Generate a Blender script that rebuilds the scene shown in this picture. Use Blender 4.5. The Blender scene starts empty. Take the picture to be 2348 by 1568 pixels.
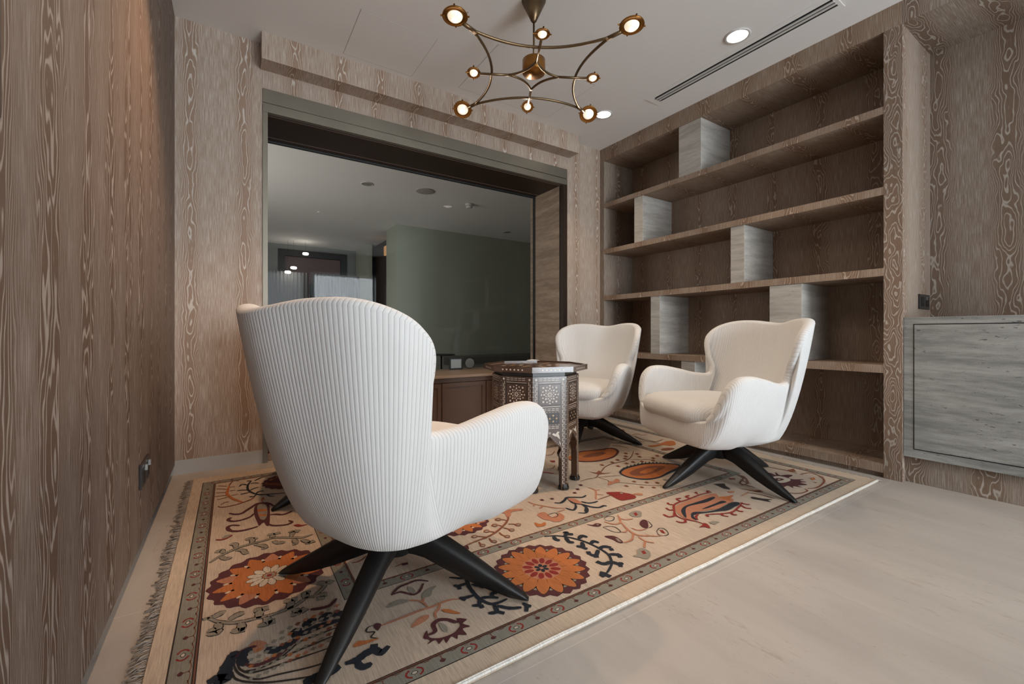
import bpy, bmesh, math, random
from mathutils import Vector, Matrix
C = bpy.context.scene.collection
SC = bpy.context.scene
PI = math.pi
random.seed(7)
# ------------------------------------------------------------------ camera
H = 2.85            # room height
XL, XR, YB = -0.294, 3.33, 3.39      # left wall, bookcase face, back wall
cam_d = bpy.data.cameras.new('camera'); cam = bpy.data.objects.new('camera', cam_d); C.objects.link(cam)
cam.location = (0, 0, 0.88)
yaw = math.atan2(644, 991.7)
cam.rotation_euler = (PI/2, 0, -yaw)
cam_d.sensor_width = 36; cam_d.sensor_fit = 'HORIZONTAL'
cam_d.lens = 36*991.7/2348
cam_d.shift_y = -(784-764.5)/2348
cam_d.clip_start = 0.02
SC.camera = cam
# ------------------------------------------------------------------ world, exposure
w = bpy.data.worlds.new('world'); SC.world = w; w.use_nodes = True
bg = w.node_tree.nodes['Background']; bg.inputs[0].default_value = (0.62, 0.74, 0.9, 1); bg.inputs[1].default_value = 0.6
SC.view_settings.view_transform = 'Standard'; SC.view_settings.look = 'None'
SC.view_settings.exposure = -0.34; SC.view_settings.gamma = 1
SC.cycles.max_bounces = 8; SC.cycles.diffuse_bounces = 4; SC.cycles.glossy_bounces = 4
SC.cycles.transparent_max_bounces = 12
SC.cycles.sample_clamp_indirect = 4; SC.cycles.caustics_reflective = False; SC.cycles.caustics_refractive = False
# ------------------------------------------------------------------ lights
def area(name, loc, rot, sx, sy, power, col):
    l = bpy.data.lights.new(name, 'AREA'); l.shape = 'RECTANGLE'; l.size = sx; l.size_y = sy; l.energy = power; l.color = col
    o = bpy.data.objects.new(name, l); o.location = loc; o.rotation_euler = rot; C.objects.link(o); return o
DAY = (0.86, 0.94, 1.0)
WARM = (1.0, 0.78, 0.58)
# daylight through the windows in the wall behind the camera
area('daylight_rear_a', (0.75, -3.72, 1.2), (PI/2, 0, 0), 1.7, 2.2, 92, DAY)
area('daylight_rear_b', (2.40, -3.72, 1.2), (PI/2, 0, 0), 1.4, 2.2, 330, DAY)
# daylight in the neighbouring room, from its own window on the left
area('daylight_next_room', (-1.85, 5.6, 1.4), (PI/2, 0, -PI/2), 2.2, 2.0, 84, (1.0, 0.96, 0.90))
def spot(name, loc, power, col, size=1.9, blend=0.7, rad=0.05, rot=(0, 0, 0)):
    l = bpy.data.lights.new(name, 'SPOT'); l.energy = power; l.color = col; l.spot_size = size; l.spot_blend = blend; l.shadow_soft_size = rad
    o = bpy.data.objects.new(name, l); o.location = loc; o.rotation_euler = rot; C.objects.link(o); return o
def point(name, loc, power, col, rad=0.03):
    l = bpy.data.lights.new(name, 'POINT'); l.energy = power; l.color = col; l.shadow_soft_size = rad
    o = bpy.data.objects.new(name, l); o.location = loc; C.objects.link(o); return o
# ------------------------------------------------------------------ node materials
class NT:
    def __init__(s, name):
        s.m = bpy.data.materials.new(name); s.m.use_nodes = True; s.t = s.m.node_tree
        s.b = s.t.nodes['Principled BSDF']; s.out = s.t.nodes['Material Output']
    def n(s, typ, **kw):
        x = s.t.nodes.new(typ)
        for k, v in kw.items(): setattr(x, k, v)
        return x
    def put(s, sock, v):
        if hasattr(v, 'outputs'): v = v.outputs[0]
        if isinstance(v, bpy.types.NodeSocket): s.t.links.new(v, sock)
        else: sock.default_value = v
    def math(s, op, a, b=0.0, c=0.0, clamp=False):
        x = s.n('ShaderNodeMath', operation=op); x.use_clamp = clamp
        for i, v in enumerate((a, b, c)): s.put(x.inputs[i], v)
        return x.outputs[0]
    def xyz(s, a, b, c=0.0):
        x = s.n('ShaderNodeCombineXYZ')
        for i, v in enumerate((a, b, c)): s.put(x.inputs[i], v)
        return x.outputs[0]
    def noise(s, vec, scale=1.0, detail=2.0, rough=0.5):
        x = s.n('ShaderNodeTexNoise'); s.put(x.inputs['Vector'], vec); x.inputs['Scale'].default_value = scale
        x.inputs['Detail'].default_value = detail; x.inputs['Roughness'].default_value = rough
        return x.outputs['Fac']
    def sstep(s, v, lo, hi, a=0.0, b=1.0):
        x = s.n('ShaderNodeMapRange', interpolation_type='SMOOTHSTEP')
        s.put(x.inputs[0], v); x.inputs[1].default_value = lo; x.inputs[2].default_value = hi; x.inputs[3].default_value = a; x.inputs[4].default_value = b
        return x.outputs[0]
    def mix(s, f, a, b, mode='MIX'):
        x = s.n('ShaderNodeMix', data_type='RGBA', blend_type=mode); s.put(x.inputs[0], f)
        s.put(x.inputs[6], a); s.put(x.inputs[7], b); return x.outputs[2]
    def bump(s, h, strength=0.3, dist=0.002):
        x = s.n('ShaderNodeBump'); x.inputs['Strength'].default_value = strength; x.inputs['Distance'].default_value = dist
        s.put(x.inputs['Height'], h); s.t.links.new(x.outputs[0], s.b.inputs['Normal'])
    def uv(s, kind='UV'):
        tc = s.n('ShaderNodeTexCoord'); sp = s.n('ShaderNodeSeparateXYZ'); s.t.links.new(tc.outputs[kind], sp.inputs[0])
        return sp.outputs[0], sp.outputs[1], sp.outputs[2], tc.outputs[kind]
def col4(c): return (c[0], c[1], c[2], 1)
def srgb(r, g, b):
    f = lambda v: (v/255/12.92) if v <= 10 else ((v/255+0.055)/1.055)**2.4
    return (f(r), f(g), f(b), 1)
def plain(name, c, rough=0.5, metal=0.0, coat=0.0, noise=0.0, nscale=8):
    N = NT(name); c = col4(c)
    if noise:
        _, _, _, o = N.uv('Object'); f = N.noise(o, nscale, 4)
        c = N.mix(f, tuple(x*(1-noise) for x in c[:3])+(1,), tuple(min(1, x*(1+noise)) for x in c[:3])+(1,))
    N.put(N.b.inputs['Base Color'], c); N.b.inputs['Roughness'].default_value = rough; N.b.inputs['Metallic'].default_value = metal
    N.b.inputs['Coat Weight'].default_value = coat; N.b.inputs['Coat Roughness'].default_value = 0.12
    return N.m
def emit(name, c, s):
    N = NT(name); N.b.inputs['Base Color'].default_value = (0, 0, 0, 1); N.b.inputs['Emission Color'].default_value = col4(c); N.b.inputs['Emission Strength'].default_value = s
    return N.m
def wood(name, dark, pale, amount=0.85, period=0.30, shift=0.0, vscale=1.0, fig=1.0, lo=0.62):
    """brushed oak with a pale filler in the grain; grain runs along V"""
    N = NT(name); u, v, _, _ = N.uv()
    u = N.math('ADD', u, 50.0+shift)
    t = N.math('DIVIDE', u, period); idn = N.math('FLOOR', t); fr = N.math('SUBTRACT', N.math('FRACT', t), 0.5)
    xl = N.math('MULTIPLY', fr, period)
    wob = N.math('MULTIPLY', N.math('SUBTRACT', N.noise(N.xyz(N.math('MULTIPLY', idn, 3.1), N.math('MULTIPLY', v, 1.5*vscale), 1.0), 1.0, 1.0), 0.5), 0.035)
    xl = N.math('ADD', xl, wob)
    q2 = N.math('ADD', N.math('MULTIPLY', xl, xl), 0.00012); q = N.math('SQRT', q2)
    n1 = N.noise(N.xyz(N.math('MULTIPLY', xl, 9.0), N.math('MULTIPLY', v, 3.1*vscale), N.math('MULTIPLY', idn, 5.3)), 1.0, 2.5, 0.55)
    n2 = N.noise(N.xyz(N.math('MULTIPLY', xl, 60.0), N.math('MULTIPLY', v, 14.0), idn), 1.0, 2.0)
    f = N.math('ADD', N.math('MULTIPLY', q, 40.0/fig), N.math('MULTIPLY', q2, 520.0))
    f = N.math('ADD', f, N.math('MULTIPLY', n1, 12.0*fig)); f = N.math('ADD', f, N.math('MULTIPLY', n2, 0.35))
    tri = N.math('MULTIPLY', N.math('PINGPONG', f, 0.5), 2.0)
    line = N.sstep(tri, lo, 0.93)
    zone = N.sstep(N.math('ABSOLUTE', xl), 0.035*fig, 0.095*fig)
    fine = N.noise(N.xyz(N.math('MULTIPLY', u, 330.0), N.math('MULTIPLY', v, 9.0), 0.0), 1.0, 3.0, 0.6)
    fine2 = N.noise(N.xyz(N.math('MULTIPLY', u, 900.0), N.math('MULTIPLY', v, 45.0), 3.0), 1.0, 2.0, 0.6)
    finef = N.sstep(fine, 0.40, 0.66)
    pores = N.sstep(fine2, 0.52, 0.70)
    a = N.math('MULTIPLY', line, N.math('SUBTRACT', 1.0, N.math('MULTIPLY', zone, 0.62)))
    b = N.math('MULTIPLY', N.math('ADD', N.math('MULTIPLY', finef, 0.62), 0.16), N.math('ADD', 0.16, N.math('MULTIPLY', zone, 0.84)))
    p = N.math('MAXIMUM', a, b); p = N.math('ADD', p, N.math('MULTIPLY', pores, 0.10), clamp=True)
    big = N.noise(N.xyz(N.math('MULTIPLY', u, 2.2), N.math('MULTIPLY', v, 0.8), 9.0), 1.0, 2.0)
    p = N.math('MULTIPLY', p, N.math('ADD', 0.72, N.math('MULTIPLY', big, 0.5)))
    p = N.math('MULTIPLY', p, amount, clamp=True)
    c = N.mix(p, col4(dark), col4(pale))
    dk = N.noise(N.xyz(N.math('MULTIPLY', u, 30.0), N.math('MULTIPLY', v, 1.2), 4.0), 1.0, 2.0)
    c = N.mix(N.math('MULTIPLY', dk, 0.25), c, tuple(x*0.6 for x in dark[:3])+(1,))
    N.put(N.b.inputs['Base Color'], c); N.b.inputs['Roughness'].default_value = 0.6
    N.bump(p, 0.25, -0.0015)
    return N.m
def stone(name, base, dark, pits=1.0, su=1.6, sv=16.0, rough=0.45):
    """banded travertine, bands along U"""
    N = NT(name); u, v, _, _ = N.uv()
    n0 = N.noise(N.xyz(N.math('MULTIPLY', u, 1.2), N.math('MULTIPLY', v, 1.2), 2.0), 1.0, 3)
    vv = N.math('ADD', N.math('MULTIPLY', v, sv), N.math('MULTIPLY', n0, 1.3))
    a = N.noise(N.xyz(N.math('MULTIPLY', u, su), vv, 0.0), 1.0, 5.0, 0.6)
    b = N.noise(N.xyz(N.math('MULTIPLY', u, su*6), N.math('MULTIPLY', vv, 3.5), 5.0), 1.0, 4.0, 0.6)
    g = N.noise(N.xyz(N.math('MULTIPLY', u, 160.0), N.math('MULTIPLY', v, 260.0), 5.0), 1.0, 2.0)
    f = N.math('ADD', N.math('MULTIPLY', a, 0.6), N.math('MULTIPLY', b, 0.3)); f = N.math('ADD', f, N.math('MULTIPLY', g, 0.14))
    c = N.mix(N.sstep(f, 0.38, 0.68), col4(dark), col4(base))
    pz = N.noise(N.xyz(N.math('MULTIPLY', u, 26.0), N.math('MULTIPLY', v, 75.0), 8.0), 1.0, 2.0)
    zone = N.noise(N.xyz(N.math('MULTIPLY', u, 3.0), N.math('MULTIPLY', v, 22.0), 3.0), 1.0, 2.0)
    pit = N.math('MULTIPLY', N.sstep(pz, 0.66-0.03*pits, 0.72-0.03*pits), N.sstep(zone, 0.5-0.03*pits, 0.60)); pit = N.math('MULTIPLY', pit, pits, clamp=True)
    c = N.mix(N.math('MULTIPLY', pit, 0.7), c, tuple(x*0.28 for x in dark[:3])+(1,))
    N.put(N.b.inputs['Base Color'], c); N.b.inputs['Roughness'].default_value = rough
    N.bump(pit, 0.6, -0.003)
    return N.m
M = {}
WD, WP = srgb(112, 90, 73)[:3], srgb(184, 177, 167)[:3]
M['wood'] = wood('limed_oak', WD, WP)
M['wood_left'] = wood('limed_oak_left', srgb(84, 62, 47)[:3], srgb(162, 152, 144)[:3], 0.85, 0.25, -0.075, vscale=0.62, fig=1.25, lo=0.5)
M['wood_back'] = wood('limed_oak_back', srgb(146, 119, 98)[:3], srgb(212, 204, 194)[:3], 0.95, 0.292, 0.005, fig=0.72)
M['wood_shelf'] = wood('limed_oak_shelf', srgb(122, 95, 75)[:3], srgb(190, 178, 162)[:3], 0.75, 0.34, 0.02)
M['wood_stile'] = wood('limed_oak_stile', srgb(116, 92, 74)[:3], srgb(182, 174, 164)[:3], 0.85, 0.40, 0.07, vscale=1.1, fig=1.35)
M['stone_gray'] = stone('travertine_grey', srgb(158, 158, 155)[:3], srgb(112, 113, 111)[:3], 1.0)
M['stone_div'] = stone('travertine_divider', srgb(184, 180, 173)[:3], srgb(152, 147, 140)[:3], 0.5)
M['stone_warm'] = stone('travertine_warm', srgb(172, 152, 132)[:3], srgb(132, 112, 94)[:3], 0.35, 1.8, 14)
M['skirting'] = plain('pale_skirting', srgb(178, 178, 176)[:3], 0.35, noise=0.05, nscale=3)
M['ceiling'] = plain('ceiling_paint', srgb(234, 232, 230)[:3], 0.85)
M['ceiling_line'] = plain('ceiling_joint', srgb(170, 164, 158)[:3], 0.8)
M['bronze'] = plain('aged_bronze', srgb(124, 118, 106)[:3], 0.42, 0.6, noise=0.25, nscale=3)
M['bronze_dark'] = plain('dark_bronze', srgb(50, 34, 24)[:3], 0.45, 0.3)
M['bronze_line'] = plain('bronze_channel', srgb(105, 84, 72)[:3], 0.5, 0.2)
M['brass'] = plain('antique_brass', srgb(150, 104, 50)[:3], 0.32, 0.95, noise=0.3, nscale=14)
M['brass_dark'] = plain('aged_brass_tube', srgb(112, 92, 68)[:3], 0.38, 0.85, noise=0.3, nscale=20)
M['black'] = plain('black_lacquer', srgb(11, 11, 12)[:3], 0.5)
M['black_matt'] = plain('black_recess', (0.006, 0.006, 0.006), 0.9)
M['plate'] = plain('switch_plate', srgb(40, 38, 37)[:3], 0.35)
M['steel'] = plain('switch_steel', srgb(190, 190, 188)[:3], 0.3, 0.9)
M['white'] = plain('white_metal', srgb(205, 203, 200)[:3], 0.5)
M['green'] = plain('green_plaster', srgb(158, 164, 150)[:3], 0.8, noise=0.12, nscale=1.2)
M['grey_wall'] = plain('grey_plaster', srgb(118, 120, 118)[:3], 0.8)
M['dark_joinery'] = plain('dark_joinery', srgb(44, 32, 28)[:3], 0.5, noise=0.2, nscale=6)
M['walnut'] = plain('walnut_joinery', srgb(86, 62, 46)[:3], 0.45, noise=0.2, nscale=9)
M['walnut_top'] = plain('walnut_top', srgb(140, 116, 96)[:3], 0.4, noise=0.12, nscale=9)
M['sofa'] = plain('grey_upholstery', srgb(112, 110, 104)[:3], 0.9)
M['lens_big'] = emit('lamp_lens', (1.0, 0.86, 0.66), 4.5)
M['bulb'] = emit('lamp_bulb', (1.0, 0.9, 0.72), 40)
M['down'] = emit('downlight_glow', (1.0, 0.9, 0.78), 14)
M['dusk'] = emit('dusk_sky_pane', (0.16, 0.09, 0.085), 0.22)
M['orange_glow'] = emit('lit_cabinet_glow', (1.0, 0.5, 0.2), 0.5)
# window glass: lightly grey, mirrors the room faintly
def glass_mat():
    N = NT('tinted_window_glass'); t = N.t
    tr = N.n('ShaderNodeBsdfTransparent'); tr.inputs[0].default_value = (0.86, 0.88, 0.87, 1)
    gl = N.n('ShaderNodeBsdfGlossy'); gl.inputs['Roughness'].default_value = 0.0; gl.inputs[0].default_value = (1, 1, 1, 1)
    lw = N.n('ShaderNodeFresnel'); lw.inputs[0].default_value = 1.45
    f = N.math('MULTIPLY', lw.outputs[0], 0.42)
    mx = N.n('ShaderNodeMixShader'); N.put(mx.inputs[0], f); t.links.new(tr.outputs[0], mx.inputs[1]); t.links.new(gl.outputs[0], mx.inputs[2])
    t.links.new(mx.outputs[0], N.out.inputs[0]); return N.m
M['glass'] = glass_mat()
def sheer_mat():
    N = NT('sheer_curtain'); t = N.t
    tr = N.n('ShaderNodeBsdfTransparent'); tl = N.n('ShaderNodeBsdfTranslucent'); tl.inputs[0].default_value = (0.85, 0.85, 0.84, 1)
    mx = N.n('ShaderNodeMixShader'); mx.inputs[0].default_value = 0.4
    t.links.new(tr.outputs[0], mx.inputs[1]); t.links.new(tl.outputs[0], mx.inputs[2]); t.links.new(mx.outputs[0], N.out.inputs[0]); return N.m
M['sheer'] = sheer_mat()
def bulb_glass():
    N = NT('lens_glass'); b = N.b
    b.inputs['Base Color'].default_value = (1, 0.93, 0.82, 1); b.inputs['Roughness'].default_value = 0.03
    b.inputs['Emission Color'].default_value = (1.0, 0.84, 0.62, 1); b.inputs['Emission Strength'].default_value = 0.9
    return N.m
M['lens_glass'] = bulb_glass()
def fabric():
    N = NT('ribbed_white_fabric'); u, v, _, _ = N.uv()
    s = N.math('ABSOLUTE', N.math('SINE', N.math('MULTIPLY', u, PI/0.0098)))
    h = N.math('POWER', s, 0.42)
    wv = N.noise(N.xyz(N.math('MULTIPLY', u, 900.0), N.math('MULTIPLY', v, 900.0), 0), 1.0, 2)
    hh = N.math('ADD', h, N.math('MULTIPLY', wv, 0.06))
    c = N.mix(N.sstep(h, 0.15, 0.7), srgb(184, 183, 182), srgb(213, 212, 211))
    N.put(N.b.inputs['Base Color'], c); N.b.inputs['Roughness'].default_value = 0.92
    N.b.inputs['Sheen Weight'].default_value = 0.15
    N.bump(hh, 0.55, 0.0022)
    return N.m
M['fabric'] = fabric()
def floor_mat():
    N = NT('limestone_floor'); x, y, z, o = N.uv('Object')
    n0 = N.noise(N.xyz(N.math('MULTIPLY', x, 4.0), N.math('MULTIPLY', y, 1.0), 0), 1.0, 4, 0.6)
    n1 = N.noise(N.xyz(N.math('MULTIPLY', x, 40.0), N.math('MULTIPLY', y, 9.0), 0), 1.0, 4, 0.65)
    n2 = N.noise(N.xyz(N.math('MULTIPLY', x, 150.0), N.math('MULTIPLY', y, 40.0), 4), 1.0, 3, 0.6)
    zone = N.noise(N.xyz(N.math('MULTIPLY', x, 6.0), N.math('MULTIPLY', y, 1.6), 7), 1.0, 3)
    c = N.mix(N.sstep(n0, 0.3, 0.7), srgb(160, 153, 146), srgb(174, 167, 160))
    fl = N.math('MULTIPLY', N.sstep(n1, 0.55, 0.68), N.sstep(zone, 0.47, 0.6))
    c = N.mix(N.math('MULTIPLY', fl, 0.65), c, srgb(150, 138, 126))
    f2 = N.math('MULTIPLY', N.sstep(n2, 0.61, 0.70), N.sstep(zone, 0.38, 0.6)); c = N.mix(N.math('MULTIPLY', f2, 0.6), c, srgb(140, 128, 116))
    # joints: long lines across X at Y = 0.94/0.80 + k*0.86, and along Y every 1.2 m
    jy = N.math('ABSOLUTE', N.math('SUBTRACT', N.math('PINGPONG', N.math('ADD', y, 4.36-0.0), 0.43), 0.0))
    jy = N.math('LESS_THAN', N.math('PINGPONG', N.math('SUBTRACT', N.math('ADD', y, 8.6), 0.93), 0.43), 0.0014)
    jx = N.math('LESS_THAN', N.math('PINGPONG', N.math('SUBTRACT', N.math('ADD', x, 12.0), 1.71), 0.6), 0.0010)
    c = N.mix(N.math('MULTIPLY', jy, 0.5), c, srgb(200, 194, 188)); c = N.mix(N.math('MULTIPLY', jx, 0.45), c, srgb(140, 132, 122))
    N.put(N.b.inputs['Base Color'], c); N.b.inputs['Roughness'].default_value = 0.5
    return N.m
M['floor'] = floor_mat()
def rug_mat(name, c, var=0.2):
    N = NT(name); x, y, z, o = N.uv('Object')
    a = N.noise(N.xyz(N.math('MULTIPLY', x, 260.0), N.math('MULTIPLY', y, 14.0), 0), 1.0, 3, 0.6)
    b = N.noise(N.xyz(N.math('MULTIPLY', x, 500.0), N.math('MULTIPLY', y, 500.0), 0), 1.0, 2)
    d = N.noise(o, 2.2, 3)
    f = N.math('ADD', N.math('MULTIPLY', a, 0.6), N.math('ADD', N.math('MULTIPLY', b, 0.25), N.math('MULTIPLY', d, 0.25)))
    f = N.sstep(f, 0.3, 0.8)
    cc = N.mix(f, tuple(k*(1-var*1.6) for k in c[:3])+(1,), tuple(min(1, k*(1+var)) for k in c[:3])+(1,))
    N.put(N.b.inputs['Base Color'], cc); N.b.inputs['Roughness'].default_value = 0.95
    N.bump(N.math('ADD', N.math('MULTIPLY', a, 0.5), b), 0.5, 0.0015)
    return N.m
RUG = {'base': srgb(186, 168, 150), 'edge': srgb(188, 170, 150), 'g': srgb(128, 124, 112), 't': srgb(136, 128, 114), 'n': srgb(24, 28, 38), 'k': srgb(46, 34, 28), 'm': srgb(78, 32, 34),
       'r': srgb(128, 34, 24), 'o': srgb(172, 100, 50), 's': srgb(172, 114, 86), 'b': srgb(110, 66, 44), 'w': srgb(124, 70, 44), 'c': srgb(190, 178, 162), 'x': srgb(216, 212, 206)}
RM = {k: rug_mat('rug_wool_'+n, RUG[k]) for k, n in dict(base='field', edge='border', g='grey', t='sage', n='navy', k='outline', m='maroon', r='red', o='orange', s='salmon', b='brown', w='rust', c='cream', x='binding').items()}
# ------------------------------------------------------------------ mesh helpers
def tag(o, label=None, cat=None, group=None, kind=None):
    if label: o['label'] = label
    if cat: o['category'] = cat
    if group: o['group'] = group
    if kind: o['kind'] = kind
    return o
def empty(name, loc=(0, 0, 0), rz=0.0, label=None, cat=None, group=None):
    o = bpy.data.objects.new(name, None); o.empty_display_size = 0.1; o.location = loc; o.rotation_euler = (0, 0, rz); C.objects.link(o)
    return tag(o, label, cat, group)
class MB:
    def __init__(s, zuv='xy'):
        s.bm = bmesh.new(); s.uv = s.bm.loops.layers.uv.new('UVMap'); s.z = zuv
    def face(s, vs, mi=0, uvs=None, smooth=False):
        try: f = s.bm.faces.new(vs)
        except ValueError: return None
        f.material_index = mi; f.smooth = smooth
        if uvs is None:
            f.normal_update(); n = f.normal
            for l in f.loops:
                p = l.vert.co
                if abs(n.x) > abs(n.y) and abs(n.x) > abs(n.z): l[s.uv].uv = (p.y, p.z)
                elif abs(n.y) > abs(n.z): l[s.uv].uv = (p.x, p.z)
                else: l[s.uv].uv = (p.y, p.x) if s.z == 'yx' else (p.x, p.y)
        else:
            for l, q in zip(f.loops, uvs): l[s.uv].uv = q
        return f
    def v(s, p): return s.bm.verts.new(p)
    def box(s, x0, x1, y0, y1, z0, z1, mi=0):
        v = [s.v(p) for p in ((x0,y0,z0),(x1,y0,z0),(x1,y1,z0),(x0,y1,z0),(x0,y0,z1),(x1,y0,z1),(x1,y1,z1),(x0,y1,z1))]
        for q in ((3,2,1,0),(4,5,6,7),(0,1,5,4),(1,2,6,5),(2,3,7,6),(3,0,4,7)): s.face([v[i] for i in q], mi)
        return s
    def poly(s, pts, mi=0): return s.face([s.v(p) for p in pts], mi)
    def prism(s, pts, z0, z1, mi=0):
        a = [s.v((x, y, z0)) for x, y in pts]; b = [s.v((x, y, z1)) for x, y in pts]; n = len(pts)
        s.face(a[::-1], mi); s.face(b, mi)
        for i in range(n): s.face([a[i], a[(i+1) % n], b[(i+1) % n], b[i]], mi)
    def lathe(s, prof, n=24, M4=None, mi=0, smooth=True, cap=True):
        rings = []
        for r, z in prof:
            ring = []
            for i in range(n):
                a = 2*PI*i/n; p = Vector((r*math.cos(a), r*math.sin(a), z))
                ring.append(s.v(M4 @ p if M4 else p))
            rings.append(ring)
        for j in range(len(rings)-1):
            for i in range(n): s.face([rings[j][i], rings[j][(i+1) % n], rings[j+1][(i+1) % n], rings[j+1][i]], mi, smooth=smooth)
        if cap: s.face(rings[0][::-1], mi); s.face(rings[-1], mi)
    def tube(s, pts, r, n=8, mi=0, cap=True):
        pts = [Vector(p) for p in pts]; rings = []
        up = Vector((0, 0, 1))
        for i, p in enumerate(pts):
            t = (pts[min(i+1, len(pts)-1)]-pts[max(i-1, 0)]).normalized()
            a = t.cross(up)
            if a.length < 1e-3: a = Vector((1, 0, 0))
            a.normalize(); b = t.cross(a); rr = r[i] if isinstance(r, (list, tuple)) else r
            rings.append([s.v(p+(a*math.cos(2*PI*k/n)+b*math.sin(2*PI*k/n))*rr) for k in range(n)])
        for j in range(len(rings)-1):
            for k in range(n): s.face([rings[j][k], rings[j][(k+1) % n], rings[j+1][(k+1) % n], rings[j+1][k]], mi, smooth=True)
        if cap: s.face(rings[0][::-1], mi); s.face(rings[-1], mi)
    def build(s, name, mats, parent=None, bevel=0.0, recalc=True, weld=False):
        if weld: bmesh.ops.remove_doubles(s.bm, verts=s.bm.verts, dist=1e-5)
        if recalc: bmesh.ops.recalc_face_normals(s.bm, faces=s.bm.faces)
        me = bpy.data.meshes.new(name); s.bm.to_mesh(me); s.bm.free()
        for m in (mats if isinstance(mats, (list, tuple)) else [mats]): me.materials.append(m)
        o = bpy.data.objects.new(name, me); C.objects.link(o)
        if parent: o.parent = parent
        if bevel:
            b = o.modifiers.new('bevel', 'BEVEL'); b.width = bevel; b.segments = 2; b.limit_method = 'ANGLE'
        return o
def boxo(name, mats, dims, parent=None, bevel=0.0, zuv='xy'):
    m = MB(zuv); m.box(*dims); return m.build(name, mats, parent, bevel)
def struct(o): o['kind'] = 'structure'; return o
def copy_tree(o, parent=None):
    c = o.copy(); C.objects.link(c); c.parent = parent
    for ch in list(o.children): copy_tree(ch, c)
    return c
# ------------------------------------------------------------------ room shell
struct(boxo('floor', M['floor'], (-2.2, 6.6, -3.9, 11.1, -0.1, 0.0)))
# ceiling is one slab over both rooms
struct(boxo('ceiling', M['ceiling'], (-2.2, 6.6, -3.9, 11.1, H, H+0.12)))
struct(boxo('wall_left', M['wood_left'], (XL-0.12, XL, -3.5, YB, 0.064, H)))
struct(boxo('trim_1', M['bronze_dark'], (XL-0.12, XL-0.06, -3.5, YB, 0.0, 0.064)))
m = MB()
m.box(-0.6, 0.18, YB, YB+0.50, 0.09, H); m.box(2.863, 3.9, YB, YB+0.50, 0.0, H); m.box(0.18, 2.863, YB, YB+0.50, 2.545, H)
struct(m.build('wall_back', M['wood_back']))
struct(boxo('baseboard_back', M['skirting'], (-0.6, 0.18, YB, YB+0.50, 0.0, 0.0898)))
# boxed pelmet under the ceiling above the window
m = MB(); m.box(0.167, 2.90, 3.246, YB-0.0005, 2.672, H-0.0005)
struct(m.build('trim_2', M['wood_back']))
# shell behind the bookcase and the niche
m = MB(); m.box(3.86, 4.0, -3.5, YB+0.5, 0.0, H); struct(m.build('wall_right', M['wood']))
m = MB('yx'); m.box(XR, 3.8595, -0.9, 0.8868, 2.712, H-0.0005); struct(m.build('trim_3', M['wood']))
m = MB('yx'); m.box(XR, 3.8595, -3.5, -0.9005, 0.0, H-0.0005); struct(m.build('wall_side', M['wood']))
# rear wall with the daylight windows
m = MB()
YR = -3.5
m.box(-0.42, -0.25, YR-0.12, YR, 0, H); m.box(-0.25, 3.34, YR-0.12, YR, 2.30, H); m.box(1.42, 1.56, YR-0.12, YR, 0, 2.30); m.box(3.12, 4.0, YR-0.12, YR, 0, 2.30); m.box(-0.25, 3.12, YR-0.12, YR, 0, 0.12)
struct(m.build('wall_rear', M['grey_wall']))
def curtain(x0, x1, y, z0, z1, name, parent=None, amp=0.012, pitch=0.055):
    m = MB(); n = int((x1-x0)/0.011)
    a = []; b = []
    for i in range(n+1):
        x = x0+(x1-x0)*i/n; yy = y+amp*math.sin(2*PI*x/pitch+0.8*math.sin(9*x))
        a.append(m.v((x, yy, z0))); b.append(m.v((x, yy, z1)))
    for i in range(n): m.face([a[i], a[i+1], b[i+1], b[i]], 0, smooth=True)
    return m.build(name, M['sheer'], parent, recalc=False)
w3 = struct(empty('added_rear_sheers', (1.4, -3.45, 0)))  # unseen sheers added to dim and pleat the rear windows' reflection in the glass
for x0, x1 in ((-0.25, 1.42), (1.56, 3.12)):
    o = curtain(x0, x1, -3.44, 0.02, 2.36, 'curtain', None, 0.02, 0.09); o.parent = w3; o.matrix_parent_inverse = Matrix.Translation((-1.4, 3.45, 0))
# ------------------------------------------------------------------ internal window (opening to the neighbouring room)
GY = 3.874
win = struct(empty('window_1', (1.52, YB, 0)))
def P(o): o.parent = win; o.matrix_parent_inverse = Matrix.Translation((-1.52, -YB, 0)); return o
m = MB()
yf = YB-0.012
m.box(0.18, 2.863, yf, YB+0.02, 2.452, 2.545); m.box(0.18, 2.863, yf-0.004, YB+0.02, 2.386, 2.440); m.box(0.18, 2.863, YB-0.002, YB+0.02, 2.440, 2.452)
m.box(0.18, 0.2095, yf, YB+0.03, 0.0, 2.386)
P(m.build('window_frame', M['bronze'], None))
m = MB(); m.box(2.8125, 2.863, yf, YB+0.045, 0.0, 2.386); m.box(2.812, 2.83, YB+0.045, YB+0.052, 0.0, 2.386)
P(m.build('side_jamb', M['bronze_dark'], None))
m = MB(); m.box(0.19, 2.85, YB+0.02, GY+0.01, 2.385, 2.44, 0); m.box(0.2, 2.82, 3.425, 3.435, 2.3835, 2.386, 1); m.box(0.2, 2.82, 3.795, 3.805, 2.3835, 2.386, 1)
P(m.build('head_lining', [M['bronze_dark'], M['bronze_line']], None))
m = MB(); m.box(2.812, 2.8625, YB+0.045, 3.95, 0.0, 2.385); P(m.build('stone_reveal', M['stone_warm'], None))
m = MB(); m.box(0.185, 0.2095, YB+0.03, 3.95, 0.0, 2.385); P(m.build('inner_reveal', M['bronze'], None))
m = MB(); m.box(2.797, 2.812, GY-0.012, GY+0.012, 0.52, 2.385); m.box(0.21, 0.224, GY-0.012, GY+0.012, 0.52, 2.385); m.box(0.224, 2.797, GY-0.012, GY+0.012, 2.372, 2.385)
P(m.build('glazing_bar', M['black'], None))
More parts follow.
